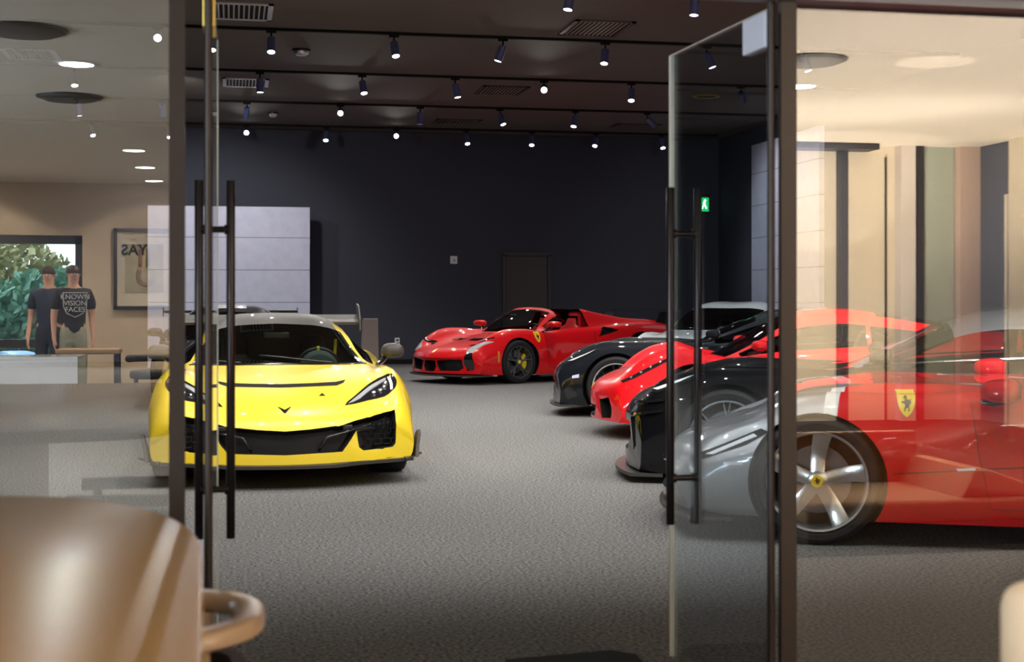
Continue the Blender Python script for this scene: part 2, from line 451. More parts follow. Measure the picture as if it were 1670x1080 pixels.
def glass_door(name, lab, hx, ang, W, flip, fit, hz):
    """leaf hinged at (hx, YG), local x along the leaf away from the hinge"""
    t = thing(name, lab, 'door', (hx, YG+.03, 0), ang)
    fm = {'gold_tone': M['gold_tone'], 'silver': mat('pale_fitting', (.72, .74, .86), .35)}[fit]
    gl = obj('door_pane', box((W/2, 0, HT/2), (W, .012, HT-.06)), G_DOOR, t)
    eb = BM(); add_box(eb, (W-.004, 0, HT/2), (.014, .016, HT-.06)); add_box(eb, (-.002, 0, HT/2), (.004, .013, HT-.06))
    add_box(eb, (W/2, 0, HT-.029), (W, .013, .003))
    obj('polished_edge', eb, G_EDGE, t)
    for z, nm in ((HT-.09, 'patch_fitting'), (.055, 'patch_fitting')):
        obj(nm, box((.085, 0, z), (.17, .034, .11), .004), fm, t)
    obj('pivot_pin', cyl(.012, HT, 12, (-.012, 0, 0)), M['bronze'], t, True, angle=40)
    for s in (-1, 1):
        pull = obj('pull_handle', cyl(.0145, 1.2, 20, (W-.13, s*.052, hz), bev=.002), M['rail'], t, True, angle=40)
        for z in (hz+.165, hz+1.035):
            obj('standoff', lathe([(0, 0), (.011, 0), (.011, .03), (.017, .032), (.017, .046), (0, .046)], 16, 'y', (W-.13, 0, z)), M['rail'], pull, True, angle=40)
            if s < 0:
                pull.children[-1].data.transform(Matrix.Scale(-1, 4, (0, 1, 0))); pull.children[-1].data.flip_normals()
    return t
glass_door('glass_door', 'open glass door at the left, edge on, in front of the yellow car', -.068, PI/2-.012, .86, 1, 'gold_tone', .53)
glass_door('glass_door', 'open glass door at the right, swung in before the row of dark and red cars', 1.615, PI/2+.05, .86, -1, 'silver', .53)
tag(obj('floor_mat', prism([(.9, 4.32), (1.42, 4.32), (1.47, 5.1), (1.40, 5.18), (.98, 5.12)], 0, .012, 'z'), M['mblack']),
    'black mat on the carpet just inside the door opening', 'mat')
# ------------------------------------------------------------------ car library
# car-local axes: x forward (0 = front axle), y to the car's left, z up.
BASE = [
 [(1.0,0,.40),(.97,0,.46),(.9,0,.525),(.7,0,.61),(.4,0,.69),(.1,0,.745),(-.2,0,.785),(-.42,0,.815),(-.9,0,.985),(-1.3,0,1.12),(-1.55,0,1.19),(-1.9,0,1.215),(-2.3,0,1.17),(-2.8,0,1.07),(-3.3,0,1.0),(-3.6,0,.97),(-3.68,0,.93)],
 [(1.0,.33,.40),(.97,.335,.458),(.9,.34,.523),(.7,.34,.61),(.4,.36,.69),(.1,.36,.745),(-.2,.36,.785),(-.42,.36,.812),(-.9,.33,.97),(-1.3,.31,1.105),(-1.55,.31,1.18),(-1.9,.3,1.205),(-2.3,.3,1.155),(-2.8,.33,1.06),(-3.3,.36,1.0),(-3.68,.36,.93)],
 [(1.0,.60,.41),(.97,.60,.465),(.9,.60,.53),(.7,.60,.615),(.4,.60,.69),(.1,.61,.745),(-.2,.64,.785),(-.42,.68,.81),(-.9,.63,.93),(-1.3,.56,1.06),(-1.55,.53,1.12),(-1.9,.53,1.145),(-2.3,.54,1.09),(-2.8,.58,1.0),(-3.3,.62,.97),(-3.68,.62,.92)],
 [(1.0,.74,.42),(.97,.74,.475),(.9,.74,.545),(.7,.72,.65),(.4,.71,.73),(.1,.71,.775),(-.2,.73,.79),(-.42,.76,.79),(-.9,.79,.82),(-1.3,.80,.85),(-1.9,.79,.88),(-2.3,.77,.90),(-2.8,.76,.92),(-3.3,.76,.93),(-3.68,.74,.90)],
 [(1.0,.82,.42),(.97,.82,.475),(.9,.82,.545),(.7,.81,.68),(.4,.80,.785),(.1,.80,.82),(-.2,.81,.815),(-.6,.84,.79),(-1.1,.86,.79),(-1.9,.87,.83),(-2.5,.88,.90),(-2.9,.88,.92),(-3.3,.87,.91),(-3.68,.84,.88)],
 [(1.0,.90,.38),(.9,.90,.5),(.7,.905,.6),(.4,.915,.68),(.1,.925,.71),(-.4,.925,.69),(-1.0,.91,.67),(-1.8,.93,.70),(-2.4,.985,.76),(-2.8,.99,.78),(-3.3,.97,.78),(-3.68,.92,.77)],
 [(1.0,.94,.30),(.7,.96,.45),(.4,.975,.5),(.1,.985,.52),(-.4,.975,.5),(-1.,.93,.48),(-1.8,.96,.5),(-2.4,1.01,.55),(-2.8,1.012,.57),(-3.3,.99,.57),(-3.68,.94,.56)],
 [(1.0,.93,.22),(.7,.96,.28),(.1,.975,.30),(-.5,.965,.28),(-1.,.95,.26),(-1.8,.97,.28),(-2.7,1.0,.32),(-3.68,.9,.40)],
 [(1.0,.90,.17),(.7,.93,.15),(0,.94,.14),(-1.3,.93,.13),(-2.7,.95,.16),(-3.68,.84,.30)],
 [(1.0,0,.17),(.7,0,.14),(-2.7,0,.13),(-3.68,0,.28)],
]
BEND = [(1.0,-.30),(.7,-.24),(.2,-.05),(-.1,-.02),(-.42,-.12),(-.9,-.12),(-1.3,-.08),(-1.9,0),(-3.2,.0),(-3.68,.12)]
SUB = [3, 3, 3, 3, 3, 3, 3, 3, 3]          # samples between neighbouring lines (sum 27)

def warp(lines, f):
    return [[f(x, y, z, j) for (x, y, z) in L] for j, L in enumerate(lines)]

class Car:
    """shell + parts. slots: {slotname: (material, partname or None)}"""
    def __init__(s, name, label, loc, heading, paint, lines=BASE, bend=BEND, regions=(), slots=(), xs_extra=(), wb=2.72, track=(.815, .80),
                 arch=(.385, .40), cut=None, well=True, cat='car', body_mats=None, zoff=0.0, group=None, cap=None):
        s.root = thing(name, label, cat, (loc[0], loc[1], zoff), heading, group)
        s.paint = paint; s.wb = wb
        x0 = lines[0][0][0]; x1 = lines[0][-1][0]; s.x0, s.x1 = x0, x1
        fs = []
        for L in lines:
            L = sorted(L); xk = [p[0] for p in L]
            fs.append((pchip(xk, [p[1] for p in L]), pchip(xk, [p[2] for p in L])))
        xs = list(np.linspace(x1, x0, 66)) + [x0-.02, x0-.05, x0-.08, x1+.03] + list(xs_extra)
        for r in regions: xs += [r[1], r[2]]
        xs = sorted(set(round(float(v), 4) for v in xs))
        xs2 = [xs[0]]
        keep = set(round(float(v), 4) for r in regions for v in r[1:3]) | {xs[-1]}
        for v in xs[1:]:
            if v - xs2[-1] < .018 and v not in keep: continue
            xs2.append(v)
        xs = np.array(xs2)
        nl = len(lines)
        Y = np.array([f[0](xs) for f in fs]); Z = np.array([f[1](xs) for f in fs])   # nl x ns
        wsm = [0.0]
        for j in range(nl-1):
            for k in range(1, SUB[j]+1): wsm.append(j + k/SUB[j])
        if len(wsm) % 2 == 0: wsm.insert(len(wsm)-1, (wsm[-2]+wsm[-1])/2)
        ws = np.array(wsm)
        jj = np.arange(nl)
        ns, K = len(xs), len(ws)-1
        PY = np.zeros((ns, K+1)); PZ = np.zeros((ns, K+1))
        for i in range(ns):
            yy, zz = Y[:, i], Z[:, i]
            t = np.concatenate([[0], np.cumsum(np.hypot(np.diff(yy), np.diff(zz)) + 1e-4)])
            tw = np.interp(ws, jj, t)
            PY[i] = pchip(t[:-1], yy[:-1])(tw); PZ[i] = pchip(t[:-1], zz[:-1])(tw)
            a = ws >= nl-2
            PY[i][a] = np.interp(ws[a], jj, yy); PZ[i][a] = np.interp(ws[a], jj, zz)
        PY[:, 0] = 0; PY[:, K] = 0
        fb = pchip(*zip(*sorted(bend)))
        bx = fb(xs)
        W = 0.93
        PX = xs[:, None] + bx[:, None]*np.minimum(np.abs(PY)/W, 1.08)**2
        s.xs, s.ws, s.PX, s.PY, s.PZ = xs, ws, PX, PY, PZ
        # mesh
        verts = []; idx = {}
        for i in range(ns):
            for k in range(K+1):
                idx[i, k, 1] = len(verts); verts.append((PX[i, k], PY[i, k], PZ[i, k]))
                if 0 < k < K:
                    idx[i, k, -1] = len(verts); verts.append((PX[i, k], -PY[i, k], PZ[i, k]))
                else: idx[i, k, -1] = idx[i, k, 1]
        faces = []; fm = []
        snames = ['paint'] + [q[0] for q in slots]
        for sd in (1, -1):
            for i in range(ns-1):
                xm = (xs[i]+xs[i+1])/2
                for k in range(K):
                    wm = (ws[k]+ws[k+1])/2
                    a, b, c, d = idx[i, k, sd], idx[i+1, k, sd], idx[i+1, k+1, sd], idx[i, k+1, sd]
                    faces.append((a, b, c, d) if sd == 1 else (d, c, b, a))
                    m = 0
                    for (sl, xa, xb, wa, wb_) in regions:
                        if min(xa, xb) < xm < max(xa, xb) and wa < wm < wb_: m = snames.index(sl)
                    fm.append(m)
            for i, fl in ((0, 1), (ns-1, -1)):
                for k in range(K//2):
                    q = [idx[i, k, sd], idx[i, k+1, sd], idx[i, K-k-1, sd], idx[i, K-k, sd]]
                    q = list(dict.fromkeys(q))
                    if len(q) < 3: continue
                    faces.append(tuple(q) if fl*sd == 1 else tuple(q[::-1])); fm.append(snames.index(cap) if (cap and i) else 0)
        me = bpy.data.meshes.new('shell'); me.from_pydata(verts, [], faces)
        me.polygons.foreach_set('material_index', fm)
        s.slots = [('paint', paint, None)] + [tuple(q) for q in slots]
        dark = M['mblack']
        s.slots.append(('inner', dark, None))
        for q in s.slots: me.materials.append(q[1])
        bm = bmesh.new(); bm.from_mesh(me); bmesh.ops.recalc_face_normals(bm, faces=bm.faces[:])
        s.bvh = BVHTree.FromBMesh(bm)
        # cutters
        cb = bmesh.new()
        s.axle = [(0.0, arch[0]), (-wb, arch[1])]
        if well:
            for (xa, r) in s.axle:
                zc = .345
                for sd in (1, -1):
                    t = lathe([(0, 0), (r, 0), (r, .8), (0, .8)], 40, 'y', (xa, .58 if sd > 0 else -1.38, zc)); merge(cb, t)
        if cut: cut(cb, s)
        if len(cb.faces):
            bmesh.ops.recalc_face_normals(cb, faces=cb.faces[:])
            cme = bpy.data.meshes.new('cut'); cb.to_mesh(cme)
            for q in s.slots: cme.materials.append(q[1])
            cme.polygons.foreach_set('material_index', [len(s.slots)-1]*len(cme.polygons))
            bm.to_mesh(me)
            oa = bpy.data.objects.new('a', me); ob = bpy.data.objects.new('b', cme)
            COL.objects.link(oa); COL.objects.link(ob)
            md = oa.modifiers.new('b', 'BOOLEAN'); md.operation = 'DIFFERENCE'; md.object = ob; md.solver = 'EXACT'
            dg = bpy.context.evaluated_depsgraph_get(); dg.update()
            me2 = bpy.data.meshes.new_from_object(oa.evaluated_get(dg))
            bpy.data.objects.remove(oa); bpy.data.objects.remove(ob); bpy.data.meshes.remove(cme)
            bm.free(); bm = bmesh.new(); bm.from_mesh(me2); bpy.data.meshes.remove(me2)
        cb.free()
        # split by slot
        sep = [i for i, q in enumerate(s.slots) if q[2]]
        s.part = {}
        for i in sep:
            nm, m_, pn = s.slots[i][:3]
            for side in ((0,) if not (len(s.slots[i]) > 3 and s.slots[i][3]) else (1, -1)):
                b2 = bm.copy()
                bmesh.ops.delete(b2, geom=[f for f in b2.faces if f.material_index != i or (side and f.calc_center_median().y*side < 0)], context='FACES')
                if not len(b2.faces): b2.free(); continue
                for f in b2.faces: f.material_index = 0
                me3 = bpy.data.meshes.new(pn); b2.to_mesh(me3); b2.free()
                o = obj(pn, me3, m_, s.root, True)
                s.part[nm, side] = o
        rem = [i for i, q in enumerate(s.slots) if q[2] or q[1] is None]
        bmesh.ops.delete(bm, geom=[f for f in bm.faces if f.material_index in rem], context='FACES')
        ndark = len(s.slots)-1
        for f in bm.faces: f.material_index = 1 if f.material_index == ndark else 0
        me4 = bpy.data.meshes.new('body'); bm.to_mesh(me4); bm.free()
        s.body = obj('body', me4, [paint, dark], s.root, True, angle=50)

    def lining(s, xa, xb, w1, m, skip, floor=True, name='cabin_lining'):
        """dark inner skin of the cabin, a little inside the shell, with the window openings left free"""
        bm = bmesh.new(); ns, K = s.PX.shape
        I = [i for i in range(ns) if xa-1e-6 <= s.xs[i] <= xb+1e-6]; Kk = [k for k in range(K) if s.ws[k] <= w1+1e-6]
        for sd in (1, -1):
            g = {}
            for i in I:
                for k in Kk:
                    g[i, k] = bm.verts.new((s.PX[i, k], sd*s.PY[i, k]*.962, .6+(s.PZ[i, k]-.6)*.955))
            for i in I[:-1]:
                for k in Kk[:-1]:
                    xm = (s.xs[i]+s.xs[i+1])/2; wm = (s.ws[k]+s.ws[k+1])/2
                    if any(min(a, b) < xm < max(a, b) and c < wm < d for (q, a, b, c, d) in skip): continue
                    bm.faces.new((g[i, k], g[i+1, k], g[i+1, k+1], g[i, k+1]))
            c = bm.verts.new((s.xs[I[0]], 0, .3))
            for k in Kk[:-1]: bm.faces.new((g[I[0], k], g[I[0], k+1], c))
        add_box(bm, ((xa+xb)/2, 0, .19), (xb-xa, 1.5, .03))
        add_box(bm, (xa, 0, .4), (.03, 1.5, .42)); add_box(bm, (xb, 0, .45), (.03, 1.5, .5))
        return obj(name, bm, m, s.root)

    def cutpatch(s, cb, outline, axis, depth, both=False, out=.04):
        for o in s.patch('c', outline, axis, None, out, out+depth, .05, None, both):
            b = bmesh.new(); b.from_mesh(o.data); merge(cb, b); bpy.data.objects.remove(o)

    # ---- points on the shell
    def hit(s, p, axis):
        o, d = {'x': ((4, p[0], p[1]), (-1, 0, 0)), '-x': ((-7, p[0], p[1]), (1, 0, 0)), 'y': ((p[0], 4, p[1]), (0, -1, 0)), '-y': ((p[0], -4, p[1]), (0, 1, 0)), 'z': ((p[0], p[1], 4), (0, 0, -1))}[axis]
        loc, n, i, dd = s.bvh.ray_cast(Vector(o), Vector(d))
        if loc is None:
            q = {'x': (.8, p[0], p[1]), '-x': (-3.6, p[0], p[1]), 'y': (p[0], .9, p[1]), '-y': (p[0], -.9, p[1]), 'z': (p[0], p[1], .8)}[axis]
            loc, n, i, dd = s.bvh.find_nearest(Vector(q))
        if n.dot(Vector(d)) > 0: n = -n
        return loc, n

    def patch(s, name, outline, axis, m, off=.004, thick=.012, res=.035, parent=None, both=False, smooth_outline=0):
        """sheet hugging the shell inside a 2D outline seen along axis; both: also its mirror image"""
        outs = []
        if smooth_outline: outline = smooth_path(outline, smooth_outline, True)
        for sd in ((1, -1) if both else (1,)):
            ol = outline; ax = axis
            if sd < 0:
                if axis in ('x', '-x'): ol = [(-a, b) for a, b in outline]
                elif axis == 'z': ol = [(a, -b) for a, b in outline]
                else: ax = '-y'
            pts = []
            n = len(ol)
            for i in range(n):
                a = Vector(ol[i]); b = Vector(ol[(i+1) % n]); L = (b-a).length
                k = max(1, int(L/res))
                for q in range(k): pts.append(a.lerp(b, q/k))
            edges = [(i, (i+1) % len(pts)) for i in range(len(pts))]
            xs = [p.x for p in pts]; ys = [p.y for p in pts]
            inner = []
            gx = np.arange(min(xs)+res/2, max(xs), res); gy = np.arange(min(ys)+res/2, max(ys), res)
            if len(gx)*len(gy) < 4000:
                for a in gx:
                    for b in gy: inner.append(Vector((float(a), float(b))))
            V, E, F, *_ = delaunay_2d_cdt(pts+inner, edges, [], 1, 1e-5)
            bm = bmesh.new(); top = []; bot = []
            for v in V:
                loc, nn = s.hit((v.x, v.y), ax)
                top.append(bm.verts.new(loc+nn*off)); bot.append(bm.verts.new(loc+nn*(off-thick)))
            cnt = {}
            for f in F:
                try: bm.faces.new([top[i] for i in f]); bm.faces.new([bot[i] for i in f][::-1])
                except ValueError: continue
                for i in range(len(f)):
                    e = (f[i], f[(i+1) % len(f)]); cnt[e] = cnt.get(e, 0)+1
            for (a, b) in list(cnt):
                if (b, a) not in cnt:
                    try: bm.faces.new((top[b], top[a], bot[a], bot[b]))
                    except ValueError: pass
            bmesh.ops.delete(bm, geom=[v for v in bm.verts if not v.link_faces], context='VERTS')
            o = obj(name, bm, m, parent or s.root, True, angle=45)
            outs.append(o)
        return outs

    def ribbon(s, name, pts, axis, m, w=.008, off=.002, thick=.006, both=False, parent=None):
        """thin strip along a polyline (panel gaps, trim lines)"""
        P = [Vector(p) for p in pts]; L = []; R = []
        for i, p in enumerate(P):
            t = (P[min(i+1, len(P)-1)]-P[max(i-1, 0)]).normalized(); nrm = Vector((-t.y, t.x))
            L.append(p+nrm*w/2); R.append(p-nrm*w/2)
        return s.patch(name, [tuple(q) for q in L+R[::-1]], axis, m, off, thick, max(.03, w), parent, both)

    # ---- wheels
    def wheels(s, rim_m, style, tyre_r=.345, rim_r=.268, tyre_w=.27, track=(.965, .985), caliper=None, cap=None, spokes=5, cap_r=.032, which=(0, 1), sides=(1, -1), lip_m=None, horse=False):
        cm = caliper
        tp = tyre_r; rr = rim_r
        for ai in which:
            xa = 0.0 if ai == 0 else -s.wb
            for sd in sides:
                face = track[ai]-.01
                w = tyre_w if ai == 0 else tyre_w+.06
                # local wheel frame: y outward, outer face at y=0
                tyre = lathe([(rr, -.012), (rr+.012, 0), (tp-.03, .004), (tp-.012, -.006), (tp, -.03), (tp, -w+.03), (tp-.012, -w+.006), (rr+.012, -w), (rr, -w+.012)], 56, 'y', closed=True)
                o = obj('wheel', tyre, M['tyre'], s.root, True, (xa, sd*face, tp), angle=35)
                o.rotation_euler = (0, 0, 0 if sd > 0 else PI)
                rim = lathe([(rr, -.014), (rr-.004, -.002), (rr-.016, -.003), (rr-.022, -.02), (rr-.03, -.06), (rr-.035, -w+.05), (rr, -w+.014)], 56, 'y', closed=True)
                ro = obj('rim', rim, lip_m or rim_m, o, True, angle=35)
                sp = bmesh.new(); style(sp, rr-.02, spokes)
                so = obj('spokes', sp, rim_m, o, True, angle=35)
                obj('brake_disc', lathe([(.07, -.115), (.185, -.115), (.185, -.14), (.07, -.14)], 40, 'y', closed=True), M['disc'], o, True, angle=35)
                obj('barrel_back', lathe([(0, -.16), (rr-.03, -.16), (rr-.03, -.165), (0, -.165)], 40, 'y'), M['mblack'], o)
                if cm:
                    a0 = 0 if ai == 1 else PI
                    cb = bmesh.new(); n = 10; ra, rb = .125, .215
                    pl = [(ra*math.cos(t), ra*math.sin(t)) for t in np.linspace(-.62, .62, n)] + [(rb*math.cos(t), rb*math.sin(t)) for t in np.linspace(.62, -.62, n)]
                    if (ai == 0) == (sd > 0): pl = [(-a, b) for a, b in pl]
                    add_prism(cb, pl, -.15, -.085, 'y', .01)
                    obj('brake_caliper', cb, cm, o)
                hub = lathe([(0, -.012), (cap_r, -.012), (cap_r+.022, -.022), (cap_r+.03, -.06), (0, -.06)], 28, 'y')
                obj('hub', hub, rim_m, o, True, angle=35)
                if cap: 
                    c = obj('hub_cap', lathe([(0, -.004), (cap_r-.006, -.005), (cap_r-.001, -.013), (0, -.013)], 28, 'y'), cap, o, True, angle=35)

def spokes_tapered(w0, w1, concave=.03, lean=0.0, r0=.045, thick=.03):
    def st(bm, rr, n):
        for i in range(n):
            a = 2*PI*i/n + PI/2
            prof = []
            for (t) in (0, .35, .7, 1.0):
                r = r0 + (rr-r0)*t; wv = w0 + (w1-w0)*t*t
                dep = -.016 - concave*math.sin(PI*t)*.6 - (.0 if t < 1 else -.008)
                prof.append((r, wv, dep))
            verts = []
            for (r, wv, dep) in prof:
                la = a + lean*(r-r0)
                c, q = math.cos(la), math.sin(la)
                row = []
                for (tt, dd, sc) in ((-.5, -.006, 1), (-.28, 0, 1), (.28, 0, 1), (.5, -.006, 1), (.42, -thick, 1), (-.42, -thick, 1)):
                    row.append(bm.verts.new((r*c - tt*wv*q, dep+dd, r*q + tt*wv*c)))
                verts.append(row)
            for A, B in zip(verts[:-1], verts[1:]):
                for k in range(6): bm.faces.new((A[k], A[(k+1) % 6], B[(k+1) % 6], B[k]))
            bm.faces.new(verts[0]); bm.faces.new(verts[-1][::-1])
    return st

def spokes_pairs(w0, w1, split=.22, concave=.03, r0=.045):
    single = spokes_tapered(w0, w1, concave, 0, r0, .022)
    def st(bm, rr, n):
        for s2 in (-1, 1):
            t = bmesh.new(); spokes_tapered(w0, w1, concave, s2*split/(rr), r0, .022)(t, rr, n); merge(bm, t)
    return st

def mirror_pod(car, pos, size, m, arm_to, arm_m, sides=(1, -1), glass=True, tilt=0.0):
    """door mirror: a rounded teardrop pod on a short arm; pos/arm_to for the left side"""
    for sd in sides:
        bm = bmesh.new(); bmesh.ops.create_uvsphere(bm, u_segments=20, v_segments=12, radius=1)
        for v in bm.verts:
            x, y, z = [math.copysign(abs(q)**.72, q) for q in v.co]
            if x < 0: x *= .32
            z *= (1-.25*max(0, -x)); z = z*(.9 if z > 0 else .8)
            y = y*(1.0-.12*z)
            v.co = (x*size[0], sd*(y*size[1]), z*size[2] + tilt*y*size[1])
        bmesh.ops.translate(bm, vec=(pos[0], sd*pos[1], pos[2]), verts=bm.verts)
        o = obj('mirror', bm, m, car.root, True)
        a = Vector((pos[0]-.0*size[0], sd*(pos[1]-size[1]*.55), pos[2]-size[2]*.55)); b = Vector((arm_to[0], sd*arm_to[1], arm_to[2]))
        mid = a.lerp(b, .5) + Vector((0, 0, -.012))
        ab = bmesh.new(); add_tube(ab, smooth_path([a, mid, b], 5), [.022]*6+[.016]*5, 10)
        for v in ab.verts: v.co.z = v.co.z
        obj('mirror_arm', ab, arm_m, o, True)
        if glass:
            obj('mirror_glass', box((pos[0]-size[0]*.33, sd*pos[1], pos[2]+.0), (.006, size[1]*1.5, size[2]*1.25), .003), M['chrome'], o)

def seat(parent, x, y, m, m2, h=.62, zf=.22):
    """sports seat: cushion, back with headrest"""
    bm = bmesh.new()
    prof = [(-.25, .0), (.25, .0), (.28, .1), (.25, .16), (-.25, .16)]
    add_box(bm, (x, y, zf+.07), (.5, .46, .16), .05, 3)
    o = obj('seat', bm, m, parent, True, angle=60)
    b2 = bmesh.new()
    back = smooth_path([(0, 0), (.21, .02), (.25, .25), (.23, .45), (.13, .52), (.12, .66), (.08, .72), (0, .73)], 4)
    pl = [(a, b) for a, b in back] + [(-a, b) for a, b in back[::-1][1:-1]]
    t = bmesh.new(); add_prism(t, pl, -.07, .07, 'x', .03)
    bmesh.ops.rotate(t, cent=(0, 0, 0), matrix=Matrix.Rotation(-.38, 3, 'Y'), verts=t.verts)
    bmesh.ops.translate(t, vec=(x-.2, y, zf+.1), verts=t.verts)
    obj('seat_back', t, m, o, True, angle=50)
    ins = bmesh.new(); add_prism(ins, [(-.11, .12), (.11, .12), (.12, .4), (-.12, .4)], .06, .085, 'x', .01)
    bmesh.ops.rotate(ins, cent=(0, 0, 0), matrix=Matrix.Rotation(-.38, 3, 'Y'), verts=ins.verts)
    bmesh.ops.translate(ins, vec=(x-.2, y, zf+.1), verts=ins.verts)
    obj('seat_insert', ins, m2, o, True, angle=50)
    return o

def steering(parent, x, y, z, m, m2=None, r=.175):
    bm = lathe([(r+.016*math.cos(a), .016*math.sin(a)) for a in np.linspace(0, 2*PI, 10, endpoint=False)], 36, 'x', closed=True)
    add_box(bm, (0.01, 0, -.02), (.02, r*1.9, .035), .005); add_box(bm, (0.01, 0, -.09), (.02, .05, r*.8), .005); add_box(bm, (.0, 0, -.02), (.05, .13, .1), .02)
    bmesh.ops.rotate(bm, cent=(0, 0, 0), matrix=Matrix.Rotation(.35, 3, 'Y'), verts=bm.verts)
    bmesh.ops.translate(bm, vec=(x, y, z), verts=bm.verts)
    o = obj('steering_wheel', bm, m, parent, True, angle=40)
    if m2: obj('steering_wheel_mark', box((x+.06, y, z+r-.008), (.03, .025, .036), .004), m2, o)
    return o

def shield_outline(w, h):
    half = [(0, -.5), (.2, -.36), (.36, -.14), (.44, .12), (.47, .42), (.47, .5)]
    pts = smooth_path([(a*w, b*h) for a, b in half], 3)
    return pts + [(-a, b) for a, b in pts[::-1][:-1]]
HORSE = [(-.02,.42),(.04,.47),(.10,.43),(.17,.36),(.15,.32),(.09,.33),(.10,.24),(.12,.15),(.22,.17),(.30,.13),(.26,.06),(.22,.07),(.23,.11),(.14,.07),(.10,.0),(.06,-.10),(.13,-.17),(.12,-.27),(.17,-.36),(.10,-.36),(.06,-.26),(.02,-.18),(-.06,-.14),(-.12,-.22),(-.09,-.32),(-.16,-.36),(-.18,-.30),(-.16,-.20),(-.17,-.08),(-.23,.0),(-.30,.10),(-.27,.22),(-.33,.30),(-.22,.27),(-.21,.14),(-.15,.05),(-.08,.04),(-.04,.14),(-.14,.20),(-.20,.12),(-.24,.16),(-.16,.27),(-.05,.26),(-.06,.34)]
def shield(car, cx, cz, w, h, sides=(1,)):
    """yellow shield with a black rearing horse on the front wing"""
    for sd in sides:
        ax = 'y' if sd > 0 else '-y'
        so = car.patch('shield_badge', [(cx+a, cz+b) for a, b in shield_outline(w, h)], ax, M['badge_yellow'], .007, .01, .015)[0]
        fx = -1 if sd > 0 else 1     # horse faces the nose of the picture: left
        car.patch('horse_emblem', [(cx+fx*-a*h*.62, cz+b*h*.72-.02*h) for a, b in HORSE], ax, M['black'], .0095, .004, .02, so)

def bar(name, a, b, w, h, m, parent, bev=0.0):
    a = Vector(a); b = Vector(b); d = b-a
    bm = box((0, 0, 0), (d.length, w, h), bev)
    bmesh.ops.transform(bm, matrix=d.to_track_quat('X', 'Z').to_matrix().to_4x4(), verts=bm.verts)
    bmesh.ops.translate(bm, vec=(a+b)/2, verts=bm.verts)
    return obj(name, bm, m, parent)

def paint(name, c, flake=0.0, rough=.32): return mat(name, c, .42, flake, coat=1.0, spec=.24)
M['tyre'] = mat('tyre_rubber', (.012, .012, .013), .7, spec=.3)
M['disc'] = mat('brake_disc', (.16, .16, .17), .35, metal=1)
M['chrome'] = mat('mirror_chrome', (.8, .82, .85), .05, metal=1)
M['carbon'] = mat('carbon_fibre', (.035, .031, .028), .5, coat=.12, spec=.2, noise=((.055, .05, .045), 400))
M['gblack'] = mat('gloss_black', (.008, .008, .009), .12, coat=1.0)
M['grille'] = mat('grille_mesh', (.012, .011, .011), .6)
M['badge_yellow'] = mat('badge_yellow', (.85, .62, .02), .3, coat=.6)
M['lampglass'] = mat('headlamp_lens', (.012, .013, .016), .06, coat=1.0)
M['lampchrome'] = mat('headlamp_chrome', (.6, .62, .66), .15, metal=1)
M['led'] = mat('led_strip', (.8, .82, .88), .25, spec=.8)
M['ledgrey'] = mat('led_light_guide', (.34, .35, .37), .3)
M['amber'] = mat('amber_marker', (.8, .28, .01), .25, coat=.5)
M['red_lamp'] = mat('red_marker', (.5, .01, .02), .25, coat=.5)
M['winglass'] = glassmat('windscreen_glass', (.55, .62, .58), .03, .85)
M['sideglass'] = glassmat('side_window_glass', (.50, .54, .53), .035, .85)
M['darkglass'] = glassmat('tinted_window_glass', (.10, .10, .12), .04, .9)
M['dash'] = mat('dark_teal_trim', (.035, .05, .05), .6)
M['leather'] = mat('black_leather', (.015, .015, .016), .5)
M['redleather'] = mat('red_leather', (.55, .015, .02), .45)
M['callip_y'] = mat('yellow_caliper', (.80, .62, .02), .3, coat=.5)
# ------------------------------------------------------------------ yellow mid-engined car, nose to the doors
Y_ = mat('yellow_car_paint', (.90, .66, .03), .36, coat=1.0, spec=.55)
_ws = ('ws', -.44, -1.32, 0, 2.0)
_sw = ('sw', -.62, -1.95, 2.34, 3.0)
_regs = [_ws, _sw, ('roof', -1.32, -2.35, 0, 2.0), ('rw', -2.35, -3.1, 0, 1.67)]
def _L(x, y, z, j):
    if j == 2 and x <= -.9 and x > -2.3: y -= .035
    if j in (3, 4) and x < -2: z -= .07
    return (x, y, z)
_half = [(0, .409), (.19, .421), (.41, .443), (.485, .465), (.64, .498), (.799, .53), (.80, .41), (.796, .29), (.773, .265), (.66, .258), (.555, .254), (.522, .278), (.512, .33), (.503, .40), (.452, .325), (.40, .254), (.19, .25), (0, .243)]
GRILLE = _half + [(-a, b) for a, b in _half[::-1][1:-1]]
cv = Car('sports_car', 'bright yellow low sports car with carbon mirrors and rear wing, facing the glass doors', (.36, 11.05), -PI/2, Y_,
         lines=warp(BASE, _L), regions=_regs,
         slots=[('ws', M['winglass'], 'windscreen'), ('sw', M['sideglass'], 'side_window', True), ('roof', M['carbon'], 'roof_panel'), ('rw', M['darkglass'], 'rear_window')],
         cut=lambda cb, s: s.cutpatch(cb, GRILLE, 'x', .10))
cv.lining(-2.25, -.44, 4.34, M['dash'], _regs)
cv.patch('grille', [(a*.995, b) for a, b in GRILLE], 'x', M['grille'], -.085, .01, .05)
